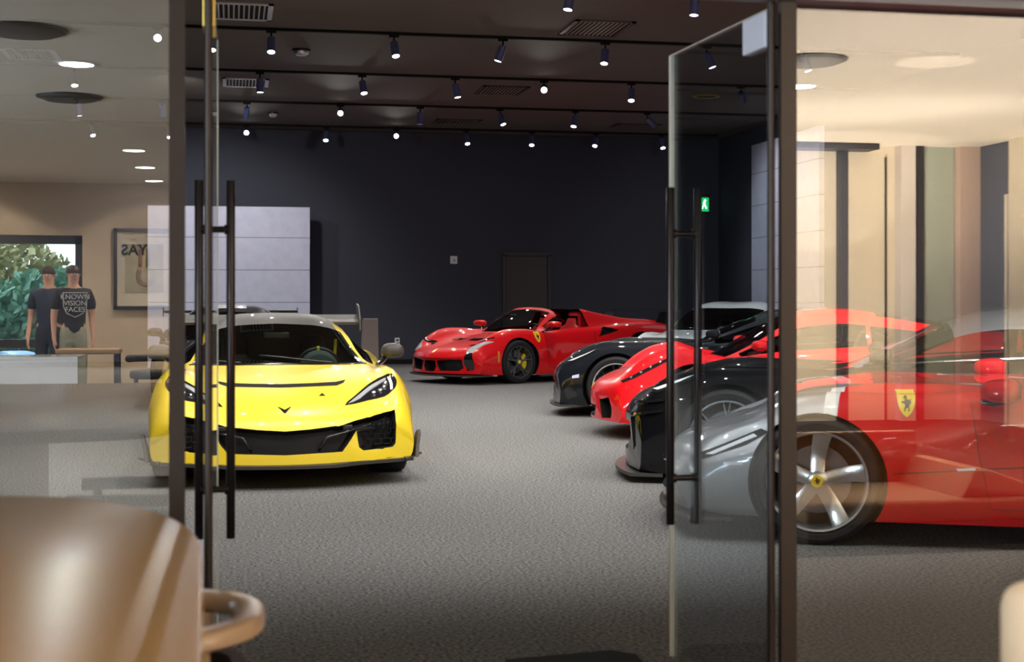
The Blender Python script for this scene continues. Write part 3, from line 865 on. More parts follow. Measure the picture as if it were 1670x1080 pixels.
# honeycomb of the side intakes: staggered short bars
for sd in (1, -1):
    hb = bmesh.new()
    for r in range(6):
        z = .285 + r*.038
        for q in range(3):
            y = .60 + q*.075 + (r % 2)*.03
            if y > .79 or z > .42 + (y-.5)*.3: continue
            loc, n = cv.hit((sd*y, z), 'x'); p = loc - n*.045
            add_box(hb, p, (.02, .062, .008), rot=Matrix.Rotation(sd*-.35, 3, 'Z'))
            add_box(hb, p+Vector((0, sd*.035, .019)), (.02, .008, .034), rot=Matrix.Rotation(sd*-.35, 3, 'Z'))
    obj('intake_mesh', hb, M['gblack'], cv.root)
for sd in (1, -1):
    P = [cv.hit((sd*y, z), 'x') for y, z in ((.235, .262), (.30, .36), (.45, .405), (.62, .45), (.74, .475))]
    obj('intake_blade', tube([l-n*.03 for l, n in P], [.012, .012, .011, .011, .006], 8), M['gblack'], cv.root, True)
    obj('sensor', box(cv.hit((sd*.44, .425), 'x')[0]-Vector((.02, 0, 0)), (.03, .07, .03), .006), M['black'], cv.root)
HL = [(.432, .568), (.515, .622), (.640, .694), (.786, .770), (.826, .758), (.843, .723), (.83, .686), (.788, .651), (.732, .618), (.607, .594)]
for o in cv.patch('headlight', HL, 'x', M['lampglass'], .004, .03, .03, None, True, 2):
    sd = 1 if o.data.vertices[0].co.y > 0 else -1
    cv.patch('led_strip', [(sd*a, b) for a, b in [(.455, .575), (.53, .617), (.65, .683), (.765, .741), (.762, .725), (.655, .664), (.55, .603), (.50, .585)]], 'x', M['ledgrey'], .008, .006, .03, o)
    cv.patch('led_strip', [(sd*a, b) for a, b in [(.775, .745), (.798, .748), (.806, .70), (.80, .665), (.782, .66), (.785, .70)]], 'x', M['led'], .008, .006, .03, o)
    for (a, b) in ((.66, .635), (.71, .652), (.74, .675), (.755, .70)):
        l, n = cv.hit((sd*a, b), 'x'); obj('projector', lathe([(0, 0), (.016, 0), (.02, .008), (0, .012)], 14, 'x', l+n*.004), M['lampchrome'], o, True)
cv.patch('hood_vent', [(0, .682), (.2, .686), (.40, .690), (.455, .705), (.475, .722), (.40, .710), (.2, .704), (0, .701), (-.2, .704), (-.40, .710), (-.475, .722), (-.455, .705), (-.40, .690), (-.2, .686)], 'x', M['mblack'], .003, .008)
cv.patch('nose_emblem', [(-.047, .566), (-.03, .561), (0, .548), (.03, .561), (.047, .566), (.02, .543), (.008, .531), (0, .527), (-.008, .531), (-.02, .543)], 'x', M['gblack'], .004, .006, .02)
#cv.ribbon('hood_gap', [(0, .472), (.2, .482), (.40, .53), (.47, .575)], 'x', M['mblack'], .004, .001, .004, True)
cv.patch('tow_cover', [(.255, .63), (.28, .645), (.30, .63)], 'x', M['mblack'], .003, .004)
# carbon splitter with turned-up ends and canards
def nosex(y): return 1.0 - .30*(y/.93)**2
ys = np.linspace(-.93, .93, 41)
front = [(nosex(y)+.055, y) for y in ys]; back = [(nosex(y)-.22, y) for y in ys[::-1]]
sp = prism(front+back, .150, .172)
for v in sp.verts:
    if abs(v.co.y) > .40: v.co.z += .012*min(1, (abs(v.co.y)-.40)/.05)
obj('splitter', sp, M['carbon'], cv.root)
lp = prism([(nosex(y)-.01, y) for y in ys]+[(nosex(y)-.15, y) for y in ys[::-1]], .168, .192)
obj('lower_lip', lp, M['gblack'], cv.root)
for sd in (1, -1):
    c = prism([(.80, .19), (.55, .185), (.46, .20), (.44, .25), (.46, .345), (.52, .365), (.60, .34), (.66, .27), (.74, .225)], .93, .955, 'y', .004)
    for v in c.verts:
        v.co.y = sd*(v.co.y + .045*max(0, (v.co.z-.19)/.17) + .01)
    obj('canard', c, M['carbon'], cv.root)
    obj('dive_plate', prism([(.86, .865), (.45, 1.03), (.40, .97), (.45, .90), (.7, .86)] if sd > 0 else [(.86, -.865), (.7, -.86), (.45, -.90), (.40, -.97), (.45, -1.03)], .176, .190), M['carbon'], cv.root)
mirror_pod(cv, (-.80, .945, .905), (.13, .095, .072), M['carbon'], (-.60, .80, .80), M['gblack'])
for sd in (1, -1):
    obj('mirror_signal', box((-.795, sd*1.038, .90), (.05, .006, .03), .003), M['red_lamp'], cv.root)
cv.ribbon('windscreen_seal', [(-.52, .665), (-.95, .60), (-1.33, .535)], 'z', M['gblack'], .035, .003, .006, True)
cv.patch('wiper_cowl', [(-.40, 0), (-.41, .3), (-.44, .55), (-.50, .70), (-.545, .70), (-.49, .52), (-.46, .3), (-.45, 0), (-.46, -.3), (-.49, -.52), (-.545, -.70), (-.50, -.70), (-.44, -.55), (-.41, -.3)], 'z', M['gblack'], .004, .01)
for a, b in (((-.43, .42), (-.60, -.15)), ((-.43, -.30), (-.56, -.60))):
    P = [cv.hit((a[0]+(b[0]-a[0])*t, a[1]+(b[1]-a[1])*t), 'z')[0]+Vector((.0, 0, .018)) for t in np.linspace(0, 1, 7)]
    obj('wiper', tube(P, .008, 6), M['black'], cv.root, True)
# rear wing on two stays, end plates
wp = [(-3.75, 1.10), (-3.62, 1.075), (-3.50, 1.085), (-3.44, 1.10), (-3.50, 1.115), (-3.62, 1.125), (-3.73, 1.165)]
wg = obj('rear_wing', prism(wp, -.90, .90, 'y'), M['carbon'], cv.root)
for v in wg.data.vertices:
    v.co.z = 1.075 + (v.co.z-1.075)*1.15
for sd in (1, -1):
    obj('wing_end_plate', prism([(-3.40, 1.02), (-3.42, 1.13), (-3.60, 1.27), (-3.80, 1.29), (-3.80, 1.0)], sd*.90, sd*.915, 'y'), M['carbon'], wg)
    obj('wing_stay', prism([(-3.45, .93), (-3.50, 1.09), (-3.62, 1.09), (-3.60, .93)], sd*.45-.012, sd*.45+.012, 'y'), M['carbon'], wg)
# cabin
obj('dashboard', prism([(-.46, .74), (-.70, .80), (-.92, .78), (-.98, .66), (-.98, .40), (-.5, .40)], -.70, .70, 'y', .02), M['dash'], cv.root, True, angle=40)
bn = obj('binnacle', lathe([(0, 0), (.17, 0), (.165, .10), (.14, .14), (0, .15)], 24, 'x', (-.93, .345, .74)), M['dash'], cv.root, True, angle=50)
steering(cv.root, -1.08, .345, .755, M['leather'], M['callip_y'])
for sd in (1, -1):
    seat(cv.root, -1.55, sd*.345, M['leather'], M['dash'])
obj('seat_belt', prism([(.50, .6), (.53, .6), (.555, .98), (.53, .98)], -1.74, -1.735, 'x'), M['callip_y'], cv.root)
obj('rear_view_mirror', box((-1.12, 0, 1.03), (.03, .22, .055), .012), M['gblack'], cv.root)
R_dark = mat('dark_wheel_finish', (.03, .03, .032), .35, metal=.7)
cv.wheels(R_dark, spokes_pairs(.03, .022), .34, .26, .27, (.955, .985), M['callip_y'], None, 5)
# ------------------------------------------------------------------ the other cars
def xmap(pairs):
    a = sorted(pairs); xk = [p[0] for p in a]; xn = [p[1] for p in a]
    return lambda x: float(np.interp(x, xk, xn))
R_black = mat('black_wheel_finish', (.02, .02, .022), .3, metal=.6, coat=.3)
R_silver = mat('silver_wheel_finish', (.70, .72, .74), .22, metal=.9)
R_dsilver = mat('dark_silver_wheel_finish', (.22, .22, .23), .25, metal=.9)
RED = mat('red_car_paint', (.70, .005, .010), .42, coat=.9, spec=.12)
M['shut'] = mat('dark_red_gap', (.10, .002, .004), .5)

# ---- red open sports car by the back wall (three-quarter view)
SX = xmap([(1.0, 1.08), (.9, .98), (.7, .74), (.1, .1), (-.42, -.42), (-.9, -.66), (-1.3, -.93), (-1.55, -1.15), (-1.9, -1.56), (-2.3, -2.05), (-2.8, -2.65), (-3.68, -3.6)])
def spw(x, y, z, j):
    if j in (3, 4) and -.6 < x < .85: z += .045
    if j in (0, 1, 2) and x > -.45: z -= .02*min(1, (1.0-x)/.5)
    if j < 3 and -1.75 < x < -.6: z += .055 if x < -1.0 else .03
    if j < 3 and -2.0 < x <= -1.75: z += .02
    if j in (0, 1) and x < -1.7: z -= .05
    if j == 2 and x < -1.7: z += .015
    return (SX(x), y, z)
_s_ws = ('ws', -.44, -.93, 0, 2.0); _s_sw = ('sw', -.62, -.80, 2.34, 3.0); _s_op = ('open', -1.0, -1.62, 0, 3.0); _s_op2 = ('open', -.80, -1.0, 2.34, 3.0)
_half = [(0, .37), (.3, .375), (.66, .40), (.66, .24), (.62, .205), (.25, .20), (.20, .30), (0, .31)]
_SG = [(.17, .37), (.64, .40), (.66, .26), (.60, .215), (.25, .21), (.20, .28)]
_SC = [(0, .37), (.145, .37), (.165, .28), (.12, .20), (0, .19)]
def _scut(cb, s):
    s.cutpatch(cb, _SG, 'x', .11, True)
    s.cutpatch(cb, _SC + [(-a, b) for a, b in _SC[::-1][1:-1]], 'x', .11)
    s.cutpatch(cb, [(-1.70, .72), (-1.84, .86), (-1.92, .88), (-2.16, .83), (-1.95, .77)], 'y', .08, True)
sp = Car('sports_car', 'bright red open sports car with red seats by the back wall, yellow brake calipers', (4.02, 22.95), PI+math.radians(28), RED,
         lines=warp(BASE, spw), regions=[_s_ws, _s_sw, _s_op, _s_op2],
         slots=[('ws', M['winglass'], 'windscreen'), ('sw', M['sideglass'], 'quarter_window', True), ('open', None, None)], cut=_scut, wb=2.65, arch=(.385, .445),
         bend=[(1.08, -.32), (.7, -.24), (.2, -.05), (-.1, -.02), (-.42, -.12), (-.7, -.11), (-.95, -.09), (-1.6, 0), (-3.2, .0), (-3.6, .12)])
sp.lining(-1.90, -.44, 4.34, M['leather'], [_s_ws, _s_sw, _s_op, _s_op2])
for sd in (1, -1):
    sp.patch('grille', [(sd*a, b) for a, b in _SG], 'x', M['grille'], -.095, .01, .05)
    seat(sp.root, -1.25, sd*.36, M['redleather'], M['redleather'], zf=.32)
    obj('roll_hoop_cover', prism(smooth_path([(-1.66, .80), (-1.66, 1.08), (-1.72, 1.13), (-2.0, 1.08), (-2.6, .95), (-2.6, .8)], 3), sd*.36-.15, sd*.36+.15, 'y', .03), RED, sp.root, True, angle=50)
obj('dashboard', prism([(-.46, .74), (-.62, .79), (-.74, .77), (-.78, .66), (-.78, .40), (-.5, .40)], -.70, .70, 'y', .02), M['dash'], sp.root, True, angle=40)
steering(sp.root, -.84, .36, .76, M['leather'])
obj('bulkhead_glass', box((-1.62, 0, .95), (.012, 1.0, .22)), M['darkglass'], sp.root)
mirror_pod(sp, (-.72, .98, .93), (.12, .13, .06), RED, (-.56, .80, .80), M['gblack'])
shield(sp, -.40, .73, .13, .17)
# slim headlights with a grey blade and a black side intake below
for o in sp.patch('headlight', [(.47, .605), (.60, .645), (.76, .70), (.85, .745), (.86, .72), (.80, .685), (.66, .635), (.55, .60)], 'x', M['lampglass'], .004, .03, .03, None, True):
    sd = 1 if o.data.vertices[0].co.y > 0 else -1
    sp.patch('led_strip', [(sd*a, b) for a, b in [(.66, .655), (.80, .71), (.82, .712), (.70, .662)]], 'x', M['led'], .008, .006, .03, o)
sp.patch('headlight_blade', [(.64, .56), (.70, .605), (.85, .68), (.885, .665), (.80, .56), (.78, .50), (.68, .50)], 'x', mat('pale_grey_blade', (.42, .44, .46), .35, coat=.5), .005, .03, .03, None, True)
sp.patch('side_intake', [(.68, .50), (.775, .50), (.83, .36), (.83, .24), (.72, .225), (.67, .33)], 'x', M['gblack'], .005, .03, .03, None, True)
sp.patch('nose_badge', [(-.025, .545), (.025, .545), (.025, .50), (0, .485), (-.025, .50)], 'x', M['badge_yellow'], .004, .006, .02)
sp.patch('bonnet_duct', [(.38, .10), (.40, .30), (.30, .42), (.22, .38), (.26, .2), (.25, .10)], 'z', M['gblack'], .009, .016, .02, None, True)
sp.patch('bonnet_edge', [(0, .405), (.35, .41), (.66, .43), (.66, .405), (.35, .385), (0, .38), (-.35, .385), (-.66, .405), (-.66, .43), (-.35, .41)], 'x', mat('dark_red_shut', (.12, .004, .006), .4), .002, .006)
for k in range(3):
    sp.patch('wing_louvre', [(-.20-.09*k, .70), (-.25-.09*k, .70), (-.28-.09*k, .80), (-.23-.09*k, .80)], 'z', M['mblack'], .003, .006, .03)
    sp.patch('rear_louvre', [(-2.40-.12*k, .80), (-2.48-.12*k, .80), (-2.51-.12*k, .88), (-2.43-.12*k, .88)], 'z', M['mblack'], .003, .006, .03, None, True)
sp.ribbon('door_gap', [(-.58, .80), (-.56, .55), (-.62, .25), (-1.1, .2), (-1.5, .22), (-1.62, .5), (-1.63, .80)], 'y', M['mblack'], .007, .0015, .004, True)
sp.patch('side_marker', [(.42, .52), (.45, .52), (.455, .36), (.425, .34)], 'y', M['amber'], .004, .008, .03, None, True)
ys = np.linspace(-.93, .93, 41)
pl = prism([(1.08-.32*(y/.93)**2+.05, y) for y in ys]+[(.84-.32*(y/.93)**2, y) for y in ys[::-1]], .125, .15); obj('splitter', pl, M['carbon'], sp.root)
obj('side_skirt', box2(-2.3, -.42, .88, .97, .10, .125), M['carbon'], sp.root); obj('side_skirt', box2(-2.3, -.42, -.97, -.88, .10, .125), M['carbon'], sp.root)
wg = obj('rear_wing', prism([(-3.72, 1.13), (-3.5, 1.10), (-3.30, 1.12), (-3.5, 1.125), (-3.72, 1.165)], -.86, .86, 'y'), M['gblack'], sp.root)
for sd in (1, -1):
    obj('wing_stay', prism([(-3.25, .93), (-3.36, 1.11), (-3.60, 1.11), (-3.55, .9)], sd*.72-.012, sd*.72+.012, 'y'), M['gblack'], wg)
obj('engine_cover', box2(-3.3, -2.4, -.5, .5, .93, .965, .01), M['gblack'], sp.root)
R_grey = mat('gunmetal_wheel_finish', (.085, .085, .09), .35, metal=.5)
sp.wheels(R_grey, spokes_pairs(.028, .02, .20), .343, .262, .27, (.962, 1.0), M['callip_y'], M['badge_yellow'], 5)

# ---- graphite coupe, farthest nose of the right-hand row
GRAPH = mat('graphite_car_paint', (.008, .010, .014), .4, coat=.8, spec=.04)
def aw(x, y, z, j):
    xm = xmap([(1.0, .86), (.9, .78), (.7, .62), (.1, .1), (-.42, -.80), (-.9, -1.15), (-1.3, -1.5), (-1.9, -1.95), (-2.72, -2.72), (-3.68, -3.55)])(x)
    if j < 6 and z > .3: z += .065 if x > .5 else (.035 if x > -.45 else .03)
    if j == 4 and -.5 < x < .5: z += .01
    if j >= 8 and x > .6: z -= .02
    return (xm, y, z)
_a = [('ws', -.82, -1.50, 0, 2.0), ('sw', -1.0, -2.3, 2.34, 3.0), ('rw', -2.3, -3.0, 0, 1.67)]
ca = Car('sports_car', 'graphite grey coupe whose pointed nose stands farthest back in the right-hand row', (4.60, 16.35), PI-math.radians(23), GRAPH,
         lines=warp(BASE, aw), regions=_a, bend=[(.86, -.22), (.6, -.18), (.1, -.05), (-.4, -.02), (-.82, -.14), (-1.5, -.1), (-1.95, 0), (-3.0, 0), (-3.55, .12)],
         slots=[('ws', M['darkglass'], 'windscreen'), ('sw', M['darkglass'], 'side_window', True), ('rw', M['darkglass'], 'rear_window')],
         cut=lambda cb, s: s.cutpatch(cb, [(-.55, .40), (.55, .40), (.48, .22), (-.48, .22)], 'x', .1))
ca.lining(-3.0, -.82, 4.34, M['leather'], _a)
ca.patch('grille', [(-.55, .40), (.55, .40), (.48, .22), (-.48, .22)], 'x', M['grille'], -.09, .01, .05)
for o in ca.patch('headlight', [(.62, .60), (.40, .70), (.22, .775), (.18, .765), (.30, .715), (.55, .60), (.66, .57)], 'y', M['lampglass'], .004, .02, .03, None, True):
    ax = 'y' if o.data.vertices[0].co.y > 0 else '-y'
    ca.patch('led_strip', [(.56, .63), (.36, .71), (.24, .765), (.34, .712), (.5, .64)], ax, M['led'], .008, .006, .03, o)
ca.patch('side_marker', [(.50, .47), (.42, .49), (.42, .45), (.50, .44)], 'y', mat('blue_white_marker', (.55, .62, .9), .2), .004, .008, .03, None, True)
ca.patch('side_scoop', [(.62, .40), (.50, .42), (.44, .24), (.56, .20)], 'y', M['gblack'], .003, .01, .03, None, True)
pl = prism([(.90-.24*(y/.93)**2, y) for y in ys]+[(.66-.24*(y/.93)**2, y) for y in ys[::-1]], .115, .14); obj('splitter', pl, M['carbon'], ca.root)
mirror_pod(ca, (-1.12, .95, .95), (.12, .11, .06), GRAPH, (-.95, .80, .86), M['gblack'])
ca.ribbon('door_gap', [(-.75, .84), (-.72, .5), (-.8, .22), (-1.7, .22), (-1.85, .5), (-1.9, .84)], 'y', M['mblack'], .007, .0015, .004, True)
ca.wheels(R_black, spokes_pairs(.026, .02, .2), .345, .275, .27, (.965, .985), None, M['black'], 7, lip_m=R_silver)

# ---- red coupe, second nose of the row
def cw(x, y, z, j):
    xm = xmap([(1.0, 1.0), (.7, .72), (.1, .12), (-.42, -.16), (-.9, -.54), (-1.3, -.86), (-1.9, -1.40), (-2.3, -1.85), (-2.72, -2.62), (-3.68, -3.5)])(x)
    if j in (3, 4): z += .07 if .0 < x < .8 else (.02 if x > -.3 and x < 1 else (-.02 if x > -.7 and x < 1 else 0))
    if j < 3 and x > .3: z += .02
    if j < 3 and -.6 < x < -.1: z -= .045
    if j < 3 and -2.4 < x < -1.2: z += .04
    return (xm, y, z)
_c = [('ws', -.19, -.89, 0, 2.0), ('sw', -.34, -1.62, 2.34, 3.0), ('sw2', -1.66, -2.1, 2.34, 3.0), ('rw', -1.75, -2.5, 0, 1.67)]
_CG = [(.50, .36), (.72, .40), (.76, .30), (.74, .20), (.58, .19)]
cc = Car('sports_car', 'low red coupe with see-through cabin, second nose from the back of the right-hand row', (4.50, 13.65), PI-math.radians(15), RED,
         lines=warp(BASE, cw), regions=_c, bend=[(1.0, -.30), (.7, -.24), (.2, -.05), (-.0, -.02), (-.19, -.13), (-.9, -.10), (-1.4, 0), (-3.0, 0), (-3.5, .12)], wb=2.62,
         slots=[('ws', M['winglass'], 'windscreen'), ('sw', M['sideglass'], 'side_window', True), ('sw2', M['sideglass'], 'quarter_window', True), ('rw', M['sideglass'], 'rear_window')],
         cut=lambda cb, s: (s.cutpatch(cb, _CG, 'x', .1, True), s.cutpatch(cb, [(-.40, .30), (.40, .30), (.34, .19), (-.34, .19)], 'x', .1)))
cc.lining(-2.1, -.19, 4.34, M['leather'], _c)
for o in cc.patch('headlight', [(.70, .56), (.62, .60), (.40, .715), (.22, .80), (.20, .785), (.36, .70), (.58, .585), (.68, .545)], 'y', M['lampglass'], .004, .02, .03, None, True):
    ax = 'y' if o.data.vertices[0].co.y > 0 else '-y'
    for k in range(4):
        l, n = cc.hit((.60-.09*k, .60+.047*k), ax); obj('projector', lathe([(0, 0), (.014, 0), (.018, .006), (0, .01)], 14, 'y', l+n*.004), M['lampchrome'], o, True)
cc.patch('side_marker', [(.42, .46), (.30, .465), (.30, .445), (.42, .44)], 'y', M['amber'], .004, .008, .03, None, True)
cc.patch('nose_badge', [(-.025, .50), (.025, .50), (.025, .455), (0, .44), (-.025, .455)], 'x', M['badge_yellow'], .004, .006, .02)
mirror_pod(cc, (-.62, .97, .90), (.11, .12, .06), RED, (-.50, .80, .82), M['gblack'])
cc.ribbon('door_gap', [(-.50, .82), (-.45, .5), (-.52, .22), (-1.5, .22), (-1.72, .5), (-1.74, .84)], 'y', M['mblack'], .007, .0015, .004, True)
for sd in (1, -1): seat(cc.root, -1.35, sd*.36, M['leather'], M['leather'])
obj('dashboard', prism([(-.24, .70), (-.44, .75), (-.66, .73), (-.72, .62), (-.72, .40), (-.28, .40)], -.70, .70, 'y', .02), M['dash'], cc.root, True, angle=40)
obj('rear_lip', box2(-3.52, -3.40, -.55, .55, .955, .985, .008), RED, cc.root)
cc.wheels(R_dsilver, spokes_tapered(.06, .045, .03), .343, .262, .27, (.962, .985), M['callip_y'], M['badge_yellow'], 5)

# ---- black grand tourer, third nose
BLK = mat('black_car_paint', (.004, .004, .005), .4, coat=.8, spec=.03)
def ew(x, y, z, j):
    xm = xmap([(1.0, .86), (.9, .78), (.7, .62), (.1, .1), (-.42, -.80), (-.9, -1.18), (-1.3, -1.52), (-1.9, -2.0), (-2.72, -2.72), (-3.68, -3.6)])(x)
    if j < 6 and z > .3: z += .07 if x > .6 else (.03 if x > -.45 else .03)
    if j < 3 and x < -1: z += .03
    if j >= 7 and x > .4: z -= .075
    return (xm, y, z)
_e = [('ws', -.82, -1.52, 0, 2.0), ('sw', -1.0, -2.02, 2.34, 3.0), ('sw2', -2.12, -2.6, 2.34, 3.0), ('roof', -1.52, -2.4, 0, 2.34), ('rw', -2.4, -3.0, 0, 1.67)]
_EG = [(-.62, .42), (.62, .42), (.60, .30), (.50, .20), (-.50, .20), (-.60, .30)]
ce = Car('sports_car', 'black grand tourer with grey roof between the red coupe and the silver-nosed car', (3.85, 10.5), PI-math.radians(25), BLK,
         lines=warp(BASE, ew), regions=_e, bend=[(.86, -.24), (.6, -.18), (.1, -.05), (-.4, -.02), (-.82, -.14), (-1.5, -.1), (-1.95, 0), (-3.0, 0), (-3.6, .12)],
         slots=[('ws', M['winglass'], 'windscreen'), ('sw', M['sideglass'], 'side_window', True), ('sw2', M['sideglass'], 'quarter_window', True), ('roof', paint('grey_roof_paint', (.14, .15, .16), .5, .3), 'roof_panel'), ('rw', M['sideglass'], 'rear_window')],
         cut=lambda cb, s: (s.cutpatch(cb, _EG, 'x', .12), s.cutpatch(cb, [(.66, .46), (.80, .48), (.80, .26), (.70, .22)], 'x', .1, True)))
ce.lining(-2.6, -.82, 4.34, M['leather'], _e)
ce.patch('grille', _EG, 'x', M['grille'], -.11, .01, .05)
for o in ce.patch('headlight', [(.60, .66), (.40, .735), (.22, .80), (.16, .80), (.26, .745), (.50, .655)], 'y', M['lampglass'], .004, .02, .03, None, True):
    ax = 'y' if o.data.vertices[0].co.y > 0 else '-y'
    ce.patch('led_strip', [(.54, .68), (.36, .745), (.24, .785), (.34, .738), (.5, .675)], ax, M['led'], .008, .006, .03, o)
for z0, z1 in ((.48, .50), (.56, .575)):
    ce.patch('bumper_blade', [(.70, z0), (.45, z1+.02), (.45, z1+.04), (.70, z1)], 'y', M['gblack'], .02, .03, .03, None, True)
pl = prism([(.94-.24*(y/.93)**2, y) for y in ys]+[(.70-.24*(y/.93)**2, y) for y in ys[::-1]], .05, .075); obj('splitter', pl, M['carbon'], ce.root)
mirror_pod(ce, (-1.10, .96, .93), (.12, .11, .065), BLK, (-.95, .80, .86), M['gblack'])
ce.ribbon('window_trim', [(-.95, .86), (-1.5, .90), (-2.1, .93), (-2.6, .95)], 'y', R_dsilver, .010, .003, .006, True)
ce.ribbon('door_gap', [(-.75, .84), (-.72, .5), (-.8, .22), (-1.85, .22), (-2.0, .5), (-2.05, .88)], 'y', M['mblack'], .007, .0015, .004, True)
ce.ribbon('bonnet_gap', [(.30, .66), (0, .68), (-.40, .72), (-.75, .74)], 'z', M['mblack'], .006, .0015, .004, True)
for sd in (1, -1): seat(ce.root, -1.95, sd*.36, M['leather'], M['leather'])
obj('dashboard', prism([(-.84, .78), (-1.05, .84), (-1.3, .82), (-1.35, .66), (-1.35, .40), (-.9, .40)], -.70, .70, 'y', .02), M['leather'], ce.root, True, angle=40)
ce.wheels(R_silver, spokes_pairs(.018, .014, .12, .01), .345, .272, .27, (.965, .985), M['callip_y'], M['black'], 7)

# ---- silver-nosed red roadster, nearest of the row
SIL = paint('silver_car_paint', (.30, .31, .33), .6, .3)
WHT = paint('white_stripe_paint', (.80, .80, .80), 0, .35)
def fw(x, y, z, j):
    xm = xmap([(1.0, .90), (.9, .82), (.7, .66), (.1, .1), (-.42, -.42), (-3.68, -3.6)])(x)
    if j < 3:
        if x > -.45: z += .055 if x < .75 else .04
        else: z = .86 if x > -2.0 else .9
        if x < -.45: y = {0: 0, 1: .34, 2: .62}[j]
    if j in (0, 1, 2) and x > .1: z -= .06 + (.03 if .25 < x < .8 else 0)
    if j in (3, 4, 5):
        if x > -.5:
            z -= float(np.interp(x, [0, .2, .4, .6, .8, 1.0], [-.01, .045, .105, .10, .06, 0]))
        elif j == 3: z = .85; y = .74
        elif j == 4: z = max(z, .82)
    return (xm, y, z)
_f = [('nose', .92, -.13, 0, 9), ('stripe', -.13, -.205, 0, 9), ('open', -1.30, -2.25, 0, 2.67)]
cf = Car('sports_car', 'nearest car in the right-hand row: red roadster with silver nose, white band and five-spoke wheels', (3.47, 8.11), PI-math.radians(22.8), RED,
         lines=warp(BASE, fw), regions=_f, bend=[(.90, -.24), (.6, -.18), (.3, -.06), (-.13, .10), (-.205, .10), (-.55, .0), (-2.0, 0), (-3.0, 0), (-3.6, .12)],
         slots=[('nose', SIL, 'nose_panel'), ('stripe', WHT, 'white_band'), ('open', None, None)], arch=(.37, .39), cap='nose',
         cut=lambda cb, s: s.cutpatch(cb, [(-.5, .38), (.5, .38), (.45, .22), (-.45, .22)], 'x', .1))
cf.lining(-2.4, -1.2, 4.34, M['leather'], [_f[2]])
cf.patch('grille', [(-.5, .38), (.5, .38), (.45, .22), (-.45, .22)], 'x', M['grille'], -.09, .01, .05)
for o in cf.patch('headlight', [(.66, .47), (.50, .535), (.30, .62), (.26, .605), (.38, .535), (.62, .45)], 'y', M['lampglass'], .004, .02, .03, None, True):
    ax = 'y' if o.data.vertices[0].co.y > 0 else '-y'
    cf.patch('led_strip', [(.60, .475), (.34, .59), (.32, .578), (.56, .475)], ax, M['led'], .008, .006, .03, o)
cf.patch('side_marker', [(.50, .44), (.40, .445), (.40, .43), (.50, .425)], 'y', M['led'], .004, .006, .03, None, True)
shield(cf, -.47, .765, .105, .135)
cf.patch('bonnet_vent', [(-.75, .50), (-1.05, .44), (-1.05, .60)], 'z', M['gblack'], .003, .006, .03, None, True)
cf.ribbon('door_gap', [(-.80, .80), (-.84, .5), (-.9, .22), (-1.9, .22), (-2.0, .5), (-2.02, .84)], 'y', M['shut'], .004, .0015, .004, True)
cf.ribbon('sill_line', [(-.40, .40), (-1.0, .44), (-1.7, .50), (-2.2, .58)], 'y', M['shut'], .006, .0015, .004, True)
cf.patch('side_indicator', [(-.72, .432), (-.82, .438), (-.82, .425), (-.73, .42)], 'y', M['led'], .004, .006, .03, None, True)
pl = prism([(.94-.24*(y/.93)**2, y) for y in ys]+[(.70-.24*(y/.93)**2, y) for y in ys[::-1]], .115, .135); obj('splitter', pl, M['carbon'], cf.root)
mirror_pod(cf, (-.99, .96, .845), (.15, .11, .075), RED, (-.84, .86, .78), M['gblack'], (1,))
mirror_pod(cf, (-1.17, .96, .885), (.15, .11, .07), RED, (-1.0, .86, .78), M['gblack'], (-1,))
for sd in (1, -1):
    seat(cf.root, -1.85, sd*.36, M['leather'], M['leather'], zf=.12)
    obj('headrest_fairing', lathe([(0, 0), (.10, .02), (.15, .10), (.15, .25), (.10, .6), (0, .9)], 20, 'x', (-2.3, sd*.36, .93)), RED, cf.root, True).data.transform(Matrix.Translation((-4.6, 0, 0)) @ Matrix.Scale(-1, 4, (1, 0, 0)))
cf.wheels(R_silver, spokes_tapered(.075, .10, .03, .5, .03), .345, .276, .27, (.965, .985), None, M['badge_yellow'], 5, cap_r=.036)
for w_ in cf.root.children:
    if w_.name.startswith('wheel'):
        for q in w_.children:
            if q.name.startswith('hub_cap'):
                obj('horse_emblem', prism([(a*.05, b*.05) for a, b in HORSE], -.006, -.001, 'y'), M['black'], q)

# ---- white coupe behind the row
WHITE = paint('white_car_paint', (.72, .74, .77), 0, .3)
def bw(x, y, z, j):
    xm = xmap([(1.0, .85), (.7, .62), (.1, .1), (-.42, -.50), (-.9, -.95), (-1.3, -1.3), (-1.9, -1.85), (-2.72, -2.45), (-3.68, -3.4)])(x)
    if j < 3: z = z*1.085
    if j == 2 and -2.4 < x < -.8: y += .05; z += .02
    if j == 0 and -2.4 < x < -1.2: z -= .02
    if j == 3 and x < -.3: z += .07
    if j in (3, 4) and x > -.4: z += .04
    return (xm, y*.94, z)
_b = [('ws', -.52, -1.32, 0, 2.0), ('sw', -.72, -2.2, 2.34, 3.0), ('rw', -2.2, -2.9, 0, 1.67)]
cb_ = Car('sports_car', 'white coupe with a rounded roof and dark windscreen, standing behind the right-hand row', (6.50, 19.4), PI+math.radians(52), WHITE,
          lines=warp(BASE, bw), regions=_b, bend=[(.85, -.28), (.5, -.15), (.1, -.05), (-.5, -.14), (-1.3, -.1), (-1.9, 0), (-2.8, 0), (-3.4, .15)], wb=2.45,
          slots=[('ws', M['darkglass'], 'windscreen'), ('sw', M['darkglass'], 'side_window', True), ('rw', M['darkglass'], 'rear_window')])
cb_.lining(-2.6, -.52, 4.34, M['leather'], _b)
